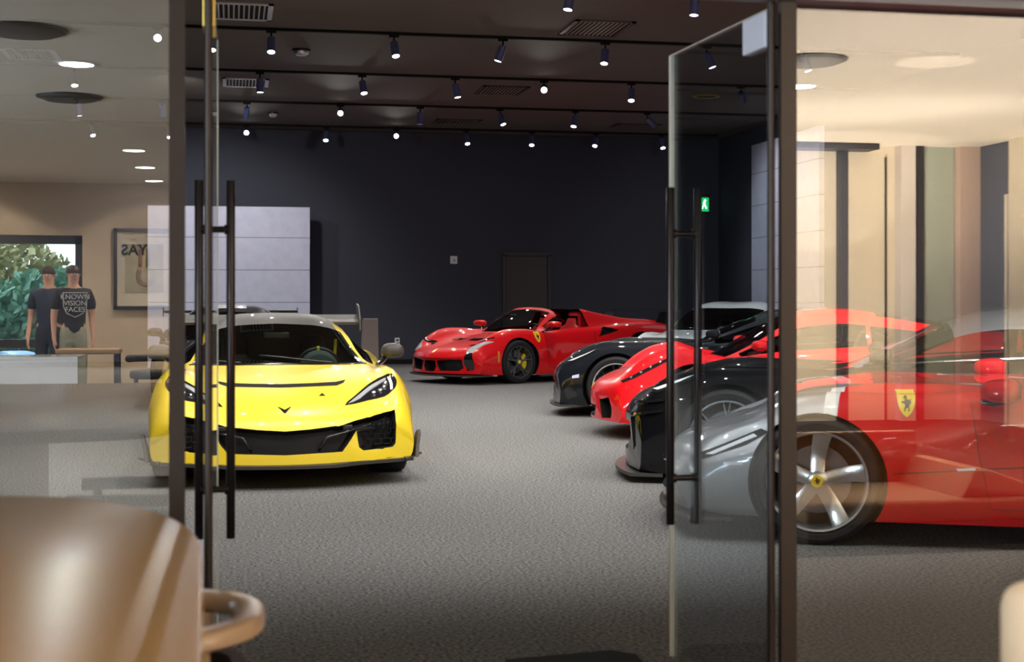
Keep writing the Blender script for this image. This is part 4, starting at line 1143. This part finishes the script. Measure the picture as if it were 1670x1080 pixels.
for o in cb_.patch('headlight', [(.64+.12*math.cos(a), .66+.095*math.sin(a)) for a in np.linspace(0, 2*PI, 20, endpoint=False)], 'x', M['lampglass'], .006, .03, .03, None, True):
    sd = 1 if o.data.vertices[0].co.y > 0 else -1
    for a in range(4):
        l, n = cb_.hit((sd*(.64+.05*math.cos(a*PI/2+.7)), .66+.045*math.sin(a*PI/2+.7)), 'x'); obj('projector', lathe([(0, 0), (.02, 0), (.024, .006), (0, .01)], 14, 'x', l+n*.006), M['lampchrome'], o, True)
mirror_pod(cb_, (-.85, .93, .97), (.10, .11, .06), WHITE, (-.70, .76, .88), M['gblack'], (1,))
cb_.patch('air_intake', [(.45, .34), (.75, .36), (.72, .22), (.48, .22)], 'x', M['grille'], .003, .01, .04, None, True)
obj('dashboard', box2(-1.1, -.55, -.65, .65, .5, .86, .03), M['leather'], cb_.root)
cb_.wheels(R_black, spokes_tapered(.05, .04, .03), .335, .255, .25, (.91, .93), None, M['black'], 5)

# ---- dark coupe with a white roof panel, mostly hidden by the yellow car
def dw(x, y, z, j):
    if j == 2 and -2.4 < x < -.8: y -= .03
    if j < 3 and x < -1: z += .05
    return (x, y, z)
_d = [('ws', -.44, -1.30, 0, 2.0), ('roof', -1.45, -2.2, 0, .67), ('sw', -.62, -1.95, 2.34, 3.0)]
cd = Car('sports_car', 'black coupe with a white roof panel and rear wing, mostly hidden behind the yellow car', (-.03, 18.3), -PI/2, BLK,
         lines=warp(BASE, dw), regions=_d, slots=[('ws', M['darkglass'], 'windscreen'), ('roof', WHT, 'roof_panel'), ('sw', M['darkglass'], 'side_window', True)])
cd.lining(-2.2, -.44, 4.34, M['leather'], _d)
wg = obj('rear_wing', box2(-3.75, -3.5, -.98, .98, 1.13, 1.17, .01), M['gblack'], cd.root)
for sd in (1, -1):
    obj('wing_end_plate', box2(-3.78, -3.46, sd*.98, sd*.995, 1.08, 1.21), M['gblack'], wg)
    obj('wing_stay', box2(-3.66, -3.56, sd*.5-.012, sd*.5+.012, .92, 1.135), M['gblack'], wg)
for o in cd.patch('headlight', HL, 'x', M['lampglass'], .004, .02, .04, None, True): pass
mirror_pod(cd, (-.80, .965, .905), (.12, .10, .066), BLK, (-.60, .80, .80), M['gblack'])
cd.wheels(R_black, spokes_tapered(.05, .04), .34, .26, .27, (.955, .985), None, M['black'], 5)
# ------------------------------------------------------------------ foyer on the camera's side of the glass (seen mirrored in the fixed panes)
FXL, FXR = -6.0, 8.1
M['wood'] = mat('orange_brown_wood', (.24, .10, .03), .4, noise=((.17, .065, .02), 14), coat=.3)
M['dwood'] = mat('dark_plank_wood', (.035, .026, .02), .5)
M['tanfab'] = mat('tan_upholstery', (.34, .22, .12), .8, bump=.2, bscale=300)
M['cream'] = mat('cream_mount', (.78, .70, .58), .8)
M['beige'] = mat('beige_plaster', (.66, .58, .44), .85)
M['dframe'] = mat('dark_window_frame', (.02, .018, .022), .5)
struct('ceiling_foyer', box2(FXL-.2, FXR+.2, YF-.2, YG-.06, FC, FC+.12), M['fceil'], cat='ceiling')
for i, x in enumerate(np.arange(-5.4, 7.2, 1.5)): pass
struct('wall_foyer_left', box2(FXL-.2, FXL, YF, YG-.06, 0, FC), M['tan'], cat='wall')
# end wall with a glazed opening X -4.6..-2.14
struct('wall_foyer_end', (lambda b: (add_box(b, ((-2.14+5.4)/2, YF-.1, FC/2), (5.4+2.14, .2, FC)), add_box(b, (-5.4, YF-.1, FC/2), (1.6, .2, FC)), add_box(b, (-3.37, YF-.1, 2.64), (2.46, .2, .76)), b)[-1])(BM()), M['tan'], cat='wall')
wf = BM()
for x in (-4.55, -2.19): add_box(wf, (x, YF-.06, 1.13), (.10, .1, 2.26))
add_box(wf, (-3.37, YF-.06, 2.20), (2.46, .1, .13)); add_box(wf, (-3.37, YF-.06, .70), (2.46, .1, .12)); add_box(wf, (-3.37, YF-.06, .04), (2.46, .1, .08))
w3 = struct('window_3', wf, M['dframe'], 'dark framed glazed opening in the tan foyer wall with trees outside', 'window')
obj('window_pane', box2(-4.5, -2.24, YF-.065, YF-.058, .08, 2.14), glassmat('window_glass', (.93, .97, .98), .03), w3)
# right side: set-forward beige front and side wall
struct('wall_foyer_right', box2(FXR, FXR+.2, -6.6, YG-.06, 0, FC), mat('slate_wall_paint', (.09, .10, .13), .7), cat='wall')
struct('wall_foyer_return', box2(5.2, 5.4, YF, -6.4, 0, FC), M['tan'], cat='wall')
struct('wall_foyer_recess', box2(5.4, FXR, -6.6, -6.4, 0, FC), M['beige'], cat='wall')
struct('trim_1', box2(6.48, 6.57, -6.40, -6.28, 0, FC-.01), M['dframe'], cat='trim')
struct('trim_2', box2(7.36, 7.45, -6.40, -6.26, 0, FC), M['dframe'], cat='trim')
struct('trim_3', box2(7.17, 7.34, -6.40, -6.24, 0, FC), mat('pale_pillar', (.62, .56, .50), .8), cat='trim')
struct('trim_4', box2(7.05, 7.065, -6.40, -6.37, 0, 2.9), M['dframe'], cat='trim')
struct('trim_5', box2(5.6, 6.85, -6.40, -6.1, 2.955, FC-.005), M['dframe'], cat='trim')
struct('trim_6', box2(7.86, FXR, -6.40, -6.22, 0, FC), mat('pinkish_pillar', (.60, .44, .36), .8), cat='trim')
struct('trim_7', box2(7.46, 7.85, -6.40, -6.34, 0, FC), mat('greenish_panel', (.42, .46, .38), .5), cat='trim')
struct('trim_8', box2(8.04, FXR, -5.62, -5.57, 0, 2.45), M['cream'], cat='trim')
struct('trim_9', box2(8.02, FXR, -5.5, -3.0, 0, FC), M['beige'], cat='trim')
struct('floor_foyer', box2(.6, FXR, -6.4, 1.3, 0, .006), mat('dark_plank_floor', (.022, .017, .014), .8, spec=.08, noise=((.032, .024, .018), 5)), cat='floor')
# downlights: round recessed, a lamp in each
proto_d = None
def downlight(X, Y, lab, power, r=.12):
    global proto_d
    if proto_d is None:
        t = thing('recessed_downlight', lab, 'downlight', (X, Y, FC), 0, 'recessed downlights in the foyer ceiling')
        obj('downlight_rim', lathe([(r, 0), (r+.02, 0), (r+.018, -.008), (r, -.006)], 28, closed=True), M['white'], t, True, angle=40)
        obj('downlight_diffuser', cyl(r, .004, 28, (0, 0, -.005)), M['down'], t)
        proto_d = t
    else: t = dup(proto_d, (X, Y, FC), None, lab)
    lamp('downlight_lamp', (X, Y, FC-.03), (X, Y, 0), power, 140, .6, (1, .87, .70), .09)
pos = {-1.1: 'in front of the framed picture', 1.6: 'mid foyer', 4.4: 'on the low sofa side', -3.6: 'over the glazed foyer opening'}
nth = ['nearest the end wall', 'second from the end wall', 'third from the end wall', 'fourth from the end wall', 'fifth from the end wall', 'nearest the glass front']
for X in (-1.1, 1.6, 4.4, -3.6):
    for k, Y in enumerate((-12.6, -10.5, -8.4, -5.4, -2.4, .6)):
        if X in (-1.1, -3.6) and Y > -8: 
            if Y != -2.4 or X < -2: continue
        downlight(X, Y, f'round recessed downlight {pos[X]}, {nth[k]}', 430 if X < 0 else (45 if X > 4 and Y > -6 else (50 if Y > -6 else 120)))
lamp('added_fill_lamp', (4.5, -2.6, .9), (4.4, -2.6, 4), 2300, 150, 1, (1, .87, .72), .3)  # unseen lamps without fixtures, added to brighten the foyer ceiling and walls
lamp('added_fill_lamp', (5.6, .3, .9), (5.4, .3, 4), 1900, 150, 1, (1, .86, .74), .3)
lamp('added_fill_lamp', (6.3, -4.6, .9), (6.2, -5.2, 4), 1500, 140, 1, (1, .87, .72), .3)
lamp('added_fill_lamp', (6.3, -4.9, 1.0), (6.3, -6.6, 1.9), 420, 130, 1, (1, .87, .72), .3)
lamp('added_fill_lamp', (-4.5, -10.5, 1.0), (-2.5, -9, FC), 110, 150, 1, (1, .8, .62), .3)
downlight(-2.9, -4.6, 'added round recessed downlight over the white display desk', 500)  # unseen fitting and lamp put in to brighten the desk
for X, Y, lab in ((-1.33, -4.1, 'dark round ceiling speaker above the middle of the foyer'), (-1.28, -1.1, 'dark round ceiling speaker just behind the round counter'), (3.97, -1.2, 'dark round ceiling speaker above the low tan sofa')):
    t = thing('round_ceiling_speaker', lab, 'speaker', (X, Y, FC), 0, 'round speakers in the foyer ceiling')
    obj('speaker_grille', lathe([(0, -.035), (.20, -.035), (.24, -.02), (.25, 0), (0, 0)], 36), mat('speaker_grey', (.06, .055, .05), .7), t, True, angle=40)
    obj('speaker_ring', lathe([(.25, 0), (.27, 0), (.265, -.012), (.25, -.014)], 36, closed=True), M['black'], t, True, angle=40)

# added area lamp dressed with a frame and pane, brightens the white desk
w4 = BM()
for y in (-3.9, -1.9, .1): add_box(w4, (FXL+.03, y, 1.35), (.06, .08, 2.7))
for z in (.06, 2.66): add_box(w4, (FXL+.03, -1.9, z), (.06, 4.08, .08))
w4 = struct('window_4', w4, M['dframe'], 'dark frame and pane added on the left foyer wall around a fill lamp', 'window')
obj('window_pane', box2(FXL+.02, FXL+.03, -3.86, .06, .1, 2.62), bpy.data.materials['window_glass'], w4)
al = bpy.data.lights.new('added_side_fill', 'AREA'); al.shape = 'RECTANGLE'; al.size = 3.9; al.size_y = 2.4; al.energy = 1250; al.color = (.80, .90, 1)
ao = bpy.data.objects.new('added_side_fill', al); COL.objects.link(ao); ao.location = (FXL+.06, -1.9, 1.36); ao.rotation_euler = (PI/2-.35, 0, -PI/2)

# framed picture on the end wall (local x to the right seen from the foyer = -X world)
t = thing('framed_picture', 'black framed poster with cream mount on the tan foyer wall', 'picture', (-1.27, YF, 1.78), 0)
fr = BM()
for s in (-1, 1):
    add_box(fr, (s*.405, .02, 0), (.05, .04, 1.18), .004); add_box(fr, (0, .02, s*.565), (.86, .04, .05), .004)
obj('picture_frame', fr, M['dframe'], t)
obj('mount', box((0, .008, 0), (.78, .01, 1.10)), M['cream'], t)
pr = obj('print', box((0, .016, .01), (.54, .006, .70)), mat('poster_paper', (.25, .225, .15), .7, noise=((.32, .29, .21), 4)), t)
FZ = Matrix(((-1, 0, 0, 0), (0, 0, 1, 0), (0, 1, 0, 0), (0, 0, 0, 1)))   # text plane: faces +Y
text_obj('lettering', 'YAS', .21, M['mblack'], pr, Matrix.Translation((-.14, .022, .27)) @ FZ, .006)
hr = obj('print_figure', tube(smooth_path([(-.06, .02, .02), (-.085, .02, -.1), (-.06, .02, -.19), (.02, .02, -.225), (.10, .02, -.19), (.125, .02, -.1), (.10, .02, .0)], 5), .032, 8), mat('print_bronze', (.22, .15, .11), .6), pr, True)
for v in hr.data.vertices: v.co.y = .021 + (v.co.y-.02)*.08
for x, w_, c in ((-.055, .05, (.12, .05, .04)), (0, .045, (.35, .28, .12)), (.05, .05, (.05, .04, .045))):
    obj('print_bar', box((x, .021, .16), (w_, .003, .26)), mat('print_ink', c, .7), pr)

# low tan sofa
t = thing('low_sofa', 'low tan sofa on a dark plank base with a wooden back panel', 'sofa', (3.62, .75, .006))
bs = BM(); add_box(bs, (0, 0, .065), (1.30, .8, .13), .004)
obj('sofa_base', bs, M['dwood'], t)
gr = BM()
for k in range(7): add_box(gr, (-.6+k*.2, .401, .065), (.006, .004, .12))
obj('sofa_base', gr, M['mblack'], t)
obj('seat_cushion', box((0, 0, .19), (1.32, .8, .12), .03, 3), M['tanfab'], t, True, angle=40)
obj('end_cushion', prism([(.25, .25), (.66, .25), (.62, .33), (.42, .40), (.33, .40)], -.4, .36, 'y', .02), M['tanfab'], t, True, angle=40)
obj('back_panel', box((-.15, -.38, .40), (1.0, .05, .30), .01), M['wood'], t)
# white display desk
t = thing('display_desk', 'long white gloss desk standing before the glazed foyer opening', 'desk', (-3.0, -6.9, 0))
obj('desk_top', box((0, -.3, .735), (2.9, .7, .03), .004), mat('white_gloss', (.80, .82, .86), .15, coat=.6), t)
obj('desk_front', box((0, .03, .575), (2.9, .03, .33), .004), bpy.data.materials['white_gloss'], t)
for s in (-1, 1): obj('desk_leg', box((s*1.25, -.3, .36), (.06, .5, .72)), M['silver'], t)
# tan console table
t = thing('console_table', 'tan topped console table with dark legs against the foyer wall', 'table', (-1.66, -9.2, 0))
obj('table_top', box((0, 0, .725), (.72, .45, .06), .015), M['tanfab'], t)
for sx in (-1, 1):
    for sy in (-1, 1): obj('leg', box((sx*.32, sy*.18, .35), (.05, .05, .70)), M['dframe'], t)
t = thing('tub_chair', 'small dark tub chair under the framed picture', 'chair', (-.98, -9.45, 0))
obj('seat', cyl(.24, .10, 24, (0, 0, .38), bev=.03), M['leather'], t, True, angle=40)
a = np.linspace(PI*.0, PI, 14)
obj('backrest', tube([(.25*math.cos(x), -.22*math.sin(x)-.02, .62) for x in a], .045, 10), M['leather'], t, True)
for sx in (-1, 1):
    for sy in (-1, 1): obj('leg', tube([(sx*.16, sy*.16, .39), (sx*.2, sy*.2, 0)], .016, 8), M['dframe'], t)

# ------------------------------------------------------------------ two visitors standing in the foyer
SKIN = mat('skin', (.62, .36, .27), .55); HAIR = mat('dark_hair', (.03, .02, .015), .6)
def skinmesh(name, verts, edges, rad, m, parent, sub=2, root=0):
    me = bpy.data.meshes.new(name); me.from_pydata(verts, edges, [])
    o = bpy.data.objects.new(name, me); COL.objects.link(o)
    o.modifiers.new('s', 'SKIN'); o.modifiers.new('u', 'SUBSURF').levels = sub; o.modifiers['u'].render_levels = sub
    for i, r in enumerate(rad):
        sv = me.skin_vertices[0].data[i]; sv.radius = r if isinstance(r, tuple) else (r, r); sv.use_root = (i == root)
    dg = bpy.context.evaluated_depsgraph_get(); dg.update()
    m2 = bpy.data.meshes.new_from_object(o.evaluated_get(dg)); bpy.data.objects.remove(o)
    return obj(name, m2, m, parent, True)
def person(loc, rz, label, shirt, trousers, bend=0.0):
    t = thing('person', label, 'person', loc, rz)
    V = [(0, 0, .97), (0, 0, 1.12), (0, 0, 1.28), (0, 0, 1.42), (0, .005, 1.50), (0, .01, 1.57), (0, .02, 1.66), (0, .01, 1.73)]
    R = [(.15, .11), (.14, .10), (.165, .11), (.13, .09), .055, .075, (.078, .095), .055]
    E = [(i, i+1) for i in range(7)]
    hands = []
    for s in (1, -1):
        b = len(V)
        V += [(s*.16, 0, 1.41), (s*.21, -.01, 1.34), (s*.235, -.03, 1.10), (s*.24, .03+bend, .88), (s*.24, .045+bend, .82), (s*.238, .055+bend, .77)]
        R += [.065, .058, .045, .030, (.022, .034), (.016, .034)]
        E += [(3, b)] + [(b+i, b+i+1) for i in range(5)]
        hands.append((b+4, b+5, s))
        b = len(V)
        V += [(s*.09, 0, .90), (s*.10, .01, .52), (s*.105, -.02, .12), (s*.105, -.01, .06), (s*.115, .14, .04)]
        R += [.085, .058, .042, .045, .03]
        E += [(0, b)] + [(b+i, b+i+1) for i in range(4)]
    for w_, p_, s in hands:
        x, y, z = V[p_]
        for k, (dy, ln) in enumerate(((.026, .062), (.010, .074), (-.007, .069), (-.023, .054))):
            b = len(V)
            V += [(x, y+dy, z-.02), (x-s*.008, y+dy, z-.02-ln*.55), (x-s*.022, y+dy, z-.02-ln)]; R += [.009, .0085, .007]
            E += [(p_, b), (b, b+1), (b+1, b+2)]
        x, y, z = V[w_]; b = len(V)
        V += [(x-s*.012, y+.035, z-.01), (x-s*.02, y+.052, z-.045), (x-s*.022, y+.056, z-.07)]; R += [.012, .010, .008]
        E += [(w_, b), (b, b+1), (b+1, b+2)]
    body = skinmesh('body', V, E, R, SKIN, t)
    for s in (1, -1):
        obj('eye', lathe([(0, -.011), (.008, -.008), (.011, 0), (.008, .008), (0, .011)], 10, 'y', (s*.032, .098, 1.655)), M['white'], t, True)
        obj('ear', lathe([(0, -.01), (.02, -.006), (.024, 0), (.015, .008), (0, .008)], 10, 'x', (s*.078, .005, 1.645)), SKIN, t, True)
    nose = BM(); add_tube(nose, [(0, .10, 1.67), (0, .118, 1.635), (0, .105, 1.622)], [.008, .014, .012], 8); obj('nose', nose, SKIN, t, True)
    obj('mouth', box((0, .098, 1.594), (.045, .012, .012), .005), mat('lips', (.45, .18, .15), .5), t)
    hb = BM(); bmesh.ops.create_uvsphere(hb, u_segments=18, v_segments=12, radius=1)
    for v in hb.verts: v.co = Vector((v.co.x*.088, v.co.y*.108, 1.685+v.co.z*.088))
    bmesh.ops.delete(hb, geom=[v for v in hb.verts if v.co.z < 1.66 and v.co.y > -.02], context='VERTS')
    obj('hair', hb, HAIR, t, True)
    sv = [(0, 0, .80), (0, 0, 1.06), (0, 0, 1.28), (0, 0, 1.43), (0, .003, 1.49)]; sr = [(.172, .13), (.16, .12), (.183, .128), (.145, .105), .064]; se = [(i, i+1) for i in range(4)]
    for s in (1, -1):
        b = len(sv); sv += [(s*.17, 0, 1.41), (s*.215, -.01, 1.32), (s*.23, -.025, 1.18)]; sr += [.08, .075, .07]; se += [(3, b), (b, b+1), (b+1, b+2)]
    so = skinmesh('shirt', sv, se, sr, shirt, t)
    tv = [(0, 0, 1.10), (0, 0, .94)]; tr = [(.16, .12), (.175, .13)]; te = [(0, 1)]
    for s in (1, -1):
        b = len(tv); tv += [(s*.088, 0, .80), (s*.10, .012, .52), (s*.105, -.015, .14)]; tr += [.098, .078, .066]; te += [(1, b), (b, b+1), (b+1, b+2)]
    skinmesh('trousers', tv, te, tr, trousers, t)
    for s in (1, -1):
        obj('shoe', skinmesh('shoe', [(s*.105, -.06, .04), (s*.11, .05, .045), (s*.118, .17, .03)], [(0, 1), (1, 2)], [.045, .05, .035], M['leather'], t).data, None, t) if False else skinmesh('shoe', [(s*.105, -.05, .05), (s*.11, .05, .05), (s*.118, .16, .042)], [(0, 1), (1, 2)], [.047, .05, .04], M['leather'], t)
    return t, so
p1, sh1 = person((-1.99, -10.6, 0), -.25, 'person in a black printed t-shirt and pale khaki trousers standing by the glazed opening', mat('black_tshirt', (.015, .016, .02), .8), mat('khaki_trousers', (.30, .31, .24), .8))
MZ = Matrix(((1, 0, 0, 0), (0, 0, 1, 0), (0, 1, 0, 0), (0, 0, 0, 1)))
for k, s in enumerate(('KNOWN', 'VISION', 'FACES')):
    text_obj('shirt_print', s, .088, mat('print_white', (.7, .74, .78), .7), sh1, Matrix.Translation((0, .155, 1.365-.08*k)) @ MZ, .0, .004)
sg = BM(); pts = [(-.15, 1.42), (.15, 1.42), (.14, 1.24), (.10, 1.16), (0, 1.11), (-.10, 1.16), (-.14, 1.24), (-.15, 1.42)]
add_tube(sg, [(a, .15, b) for a, b in pts], .005, 6); obj('shirt_print', sg, bpy.data.materials['print_white'], sh1)
p2, sh2 = person((-2.36, -11.2, 0), .15, 'person in dark clothes standing farther along the glazed opening, hands down', mat('navy_tshirt', (.02, .03, .06), .8), mat('dark_trousers', (.02, .025, .04), .8), .06)

# ------------------------------------------------------------------ outside the glazed opening
struct('ground_outside', box2(-40, 30, -70, YF-.25, -.75, -.45), mat('grey_asphalt', (.12, .12, .12), .9, noise=((.18, .18, .17), 4)), cat='ground')
LIGHTBLUE = paint('light_blue_car_paint', (.16, .36, .80), .2, .3)
_b = [('ws', -.44, -1.30, 0, 2.0), ('sw', -.62, -1.95, 2.34, 3.0)]
cbl = Car('parked_car', 'light blue car parked outside the glazed foyer opening', (-4.35, -19.2), PI*.18, LIGHTBLUE, regions=_b,
          slots=[('ws', M['darkglass'], 'windscreen'), ('sw', M['darkglass'], 'side_window', True)], zoff=-.45)
cbl.lining(-2.2, -.44, 4.34, M['leather'], _b)
mirror_pod(cbl, (-.80, .965, .905), (.12, .10, .066), LIGHTBLUE, (-.60, .80, .80), M['gblack'])
cbl.patch('headlight', HL, 'x', M['lampglass'], .004, .02, .04, None, True)
cbl.wheels(R_dsilver, spokes_tapered(.06, .045), .34, .26, .27, (.955, .985), None, M['black'], 5)
LEAF = [mat('leaf_green', (.16, .34, .18), .6, noise=((.28, .42, .16), 2)), mat('leaf_blue_green', (.10, .24, .17), .6, noise=((.18, .34, .22), 2)), mat('leaf_olive', (.32, .33, .16), .6, noise=((.42, .38, .20), 2))]
BARK = mat('bark', (.06, .045, .035), .9)
def tree(x, y, h, r, k, lab, seed):
    rd = random.Random(seed)
    t = thing('tree', lab, 'tree', (x, y, -.45), 0, 'trees outside the foyer opening')
    obj('trunk', tube([(0, 0, 0), (.05, 0, h*.3), (-.05, .05, h*.6), (.05, 0, h*.85)], [.16, .13, .09, .04], 10), BARK, t, True)
    V = []; F = []
    for i in range(2800):
        while True:
            p = Vector((rd.uniform(-1, 1), rd.uniform(-1, 1), rd.uniform(-1, 1)))
            if .25 < p.length < 1: break
        c = Vector((p.x*r, p.y*r, h*.55+p.z*h*.47)); q = rd.uniform(.10, .20)
        u = Vector((rd.uniform(-1, 1), rd.uniform(-1, 1), rd.uniform(-1, 1))).normalized(); v = u.orthogonal().normalized()
        b = len(V); V += [c-u*q, c+v*q*.6, c+u*q, c-v*q*.6]; F.append((b, b+1, b+2, b+3))
    me = bpy.data.meshes.new('foliage'); me.from_pydata(V, [], F); obj('foliage', me, LEAF[k], t)
TL = ((-8.4, -27, 2.9, 2.0, 0, 'behind the light blue car'), (-4.1, -28, 2.5, 2.0, 1, 'right behind the car bonnet'), (-.4, -27, 2.7, 1.5, 2, 'slender, at the window edge'),
      (-6.4, -33, 3.6, 2.2, 2, 'back row, olive and widest'), (-2.0, -33, 2.9, 2.1, 0, 'back row, lowest crown'), (-11.6, -33, 4.6, 2.4, 1, 'back row, tallest'), (3.2, -30, 3.4, 1.6, 0, 'farthest towards the pole'))
for i, (x, y, h, r, k, w_) in enumerate(TL):
    tree(x, y, h, r, k, 'leafy ' + ['green', 'blue-green', 'olive'][k] + ' tree outside the foyer opening, ' + w_, 11+i)
t = thing('utility_pole', 'thin wooden pole carrying overhead wires outside', 'pole', (1.1, -36.5, -.45))
obj('pole', cyl(.12, 7, 12), BARK, t)
for k, z in enumerate((4.3, 4.9, 5.4)): obj('overhead_wire', tube([(x, 0, z-.4*(1-(x/30)**2)) for x in np.linspace(-30, 30, 13)], .02, 6), M['black'], t)

# ------------------------------------------------------------------ foreground furniture
M['gloss_tan'] = mat('gloss_tan_laminate', (.27, .150, .042), .27, coat=0, spec=.07, noise=((.285, .162, .047), 120))
t = thing('reception_counter', 'glossy tan counter with a rounded corner in the left foreground', 'counter', (0, 0, 0))
edge = [(-2.2, 3.5), (-1.2, 3.43), (-.50, 3.28), (-.297, 3.176), (-.159, 2.986), (-.092, 2.795), (-.059, 2.61), (-.05, 2.424), (-.036, 1.727), (-.034, 1.25)]
ed = smooth_path(edge, 5) + [(-.034, .8), (-.12, .62), (-2.2, .55)]
obj('counter_top', prism(ed, .855, .90, 'z', .006), M['gloss_tan'], t, True, angle=40)
obj('counter_body', prism([(-2.1, 3.2), (-1.0, 3.1), (-.9, 2.4), (-.9, .8), (-2.1, .75)], 0, .856, 'z'), M['taupe'], t)
M['armwood'] = mat('satin_wood_arm', (.42, .28, .17), .3, coat=.4)
t = thing('armchair', 'chair with a curved wooden armrest beside the tan counter', 'armchair', (-.24, 3.05, 0))
path = smooth_path([(-.30, .24, .66), (-.05, .25, .66), (.14, .22, .66), (.255, .13, .66), (.275, .0, .66), (.245, -.12, .66), (.13, -.22, .66), (-.05, -.25, .66), (-.30, -.24, .66)], 6)
rail = BM(); N_ = len(path)
rings = []
for i, p in enumerate(path):
    a = Vector(path[max(i-1, 0)]); b = Vector(path[min(i+1, N_-1)]); tt = (b-a).normalized(); nn = Vector((-tt.y, tt.x, 0))
    rings.append([rail.verts.new(Vector(p)+nn*dx+Vector((0, 0, dz))) for dx, dz in ((-.032, -.014), (-.03, .012), (-.018, .02), (.018, .02), (.03, .012), (.032, -.014), (.02, -.022), (-.02, -.022))])
for A, B in zip(rings[:-1], rings[1:]):
    for k in range(8): rail.faces.new((A[k], A[(k+1) % 8], B[(k+1) % 8], B[k]))
rail.faces.new(rings[0]); rail.faces.new(rings[-1][::-1])
obj('armrest', rail, M['armwood'], t, True, angle=60)
obj('seat', box((-.05, 0, .43), (.46, .46, .09), .03, 3), mat('plum_fabric', (.06, .045, .05), .8), t, True, angle=40)
sh = BM()
pth = [(p[0]*.86, p[1]*.86) for p in path]
for (a, b) in zip(pth[:-1], pth[1:]):
    f = [sh.verts.new((a[0], a[1], .40)), sh.verts.new((b[0], b[1], .40)), sh.verts.new((b[0], b[1], .56)), sh.verts.new((a[0], a[1], .56))]; sh.faces.new(f)
bmesh.ops.remove_doubles(sh, verts=sh.verts, dist=1e-4); bmesh.ops.solidify(sh, geom=sh.faces[:], thickness=.03)
obj('backrest', sh, bpy.data.materials['plum_fabric'], t, True, angle=40)
for p in ((.18, .16), (.18, -.16), (-.24, .2), (-.24, -.2)): obj('leg', tube([(p[0], p[1], .64), (p[0]*1.05, p[1]*1.05, 0)], .016, 10), M['armwood'], t, True)
t = thing('upholstered_chair', 'pale tan upholstered chair back at the bottom right edge', 'chair', (1.415, 2.0, -.0), .2)
obj('backrest', box((0, 0, .655), (.56, .09, .50), .04, 4), mat('pale_tan_fabric', (.62, .46, .30), .75, bump=.15, bscale=300), t, True, angle=40)
obj('seat', box((0, -.28, .44), (.54, .5, .10), .04, 4), bpy.data.materials['pale_tan_fabric'], t, True, angle=40)
for p in ((.22, 0), (-.22, 0), (.22, -.46), (-.22, -.46)): obj('leg', tube([(p[0], p[1], .46), (p[0], p[1], 0)], .018, 10), M['black'], t, True)
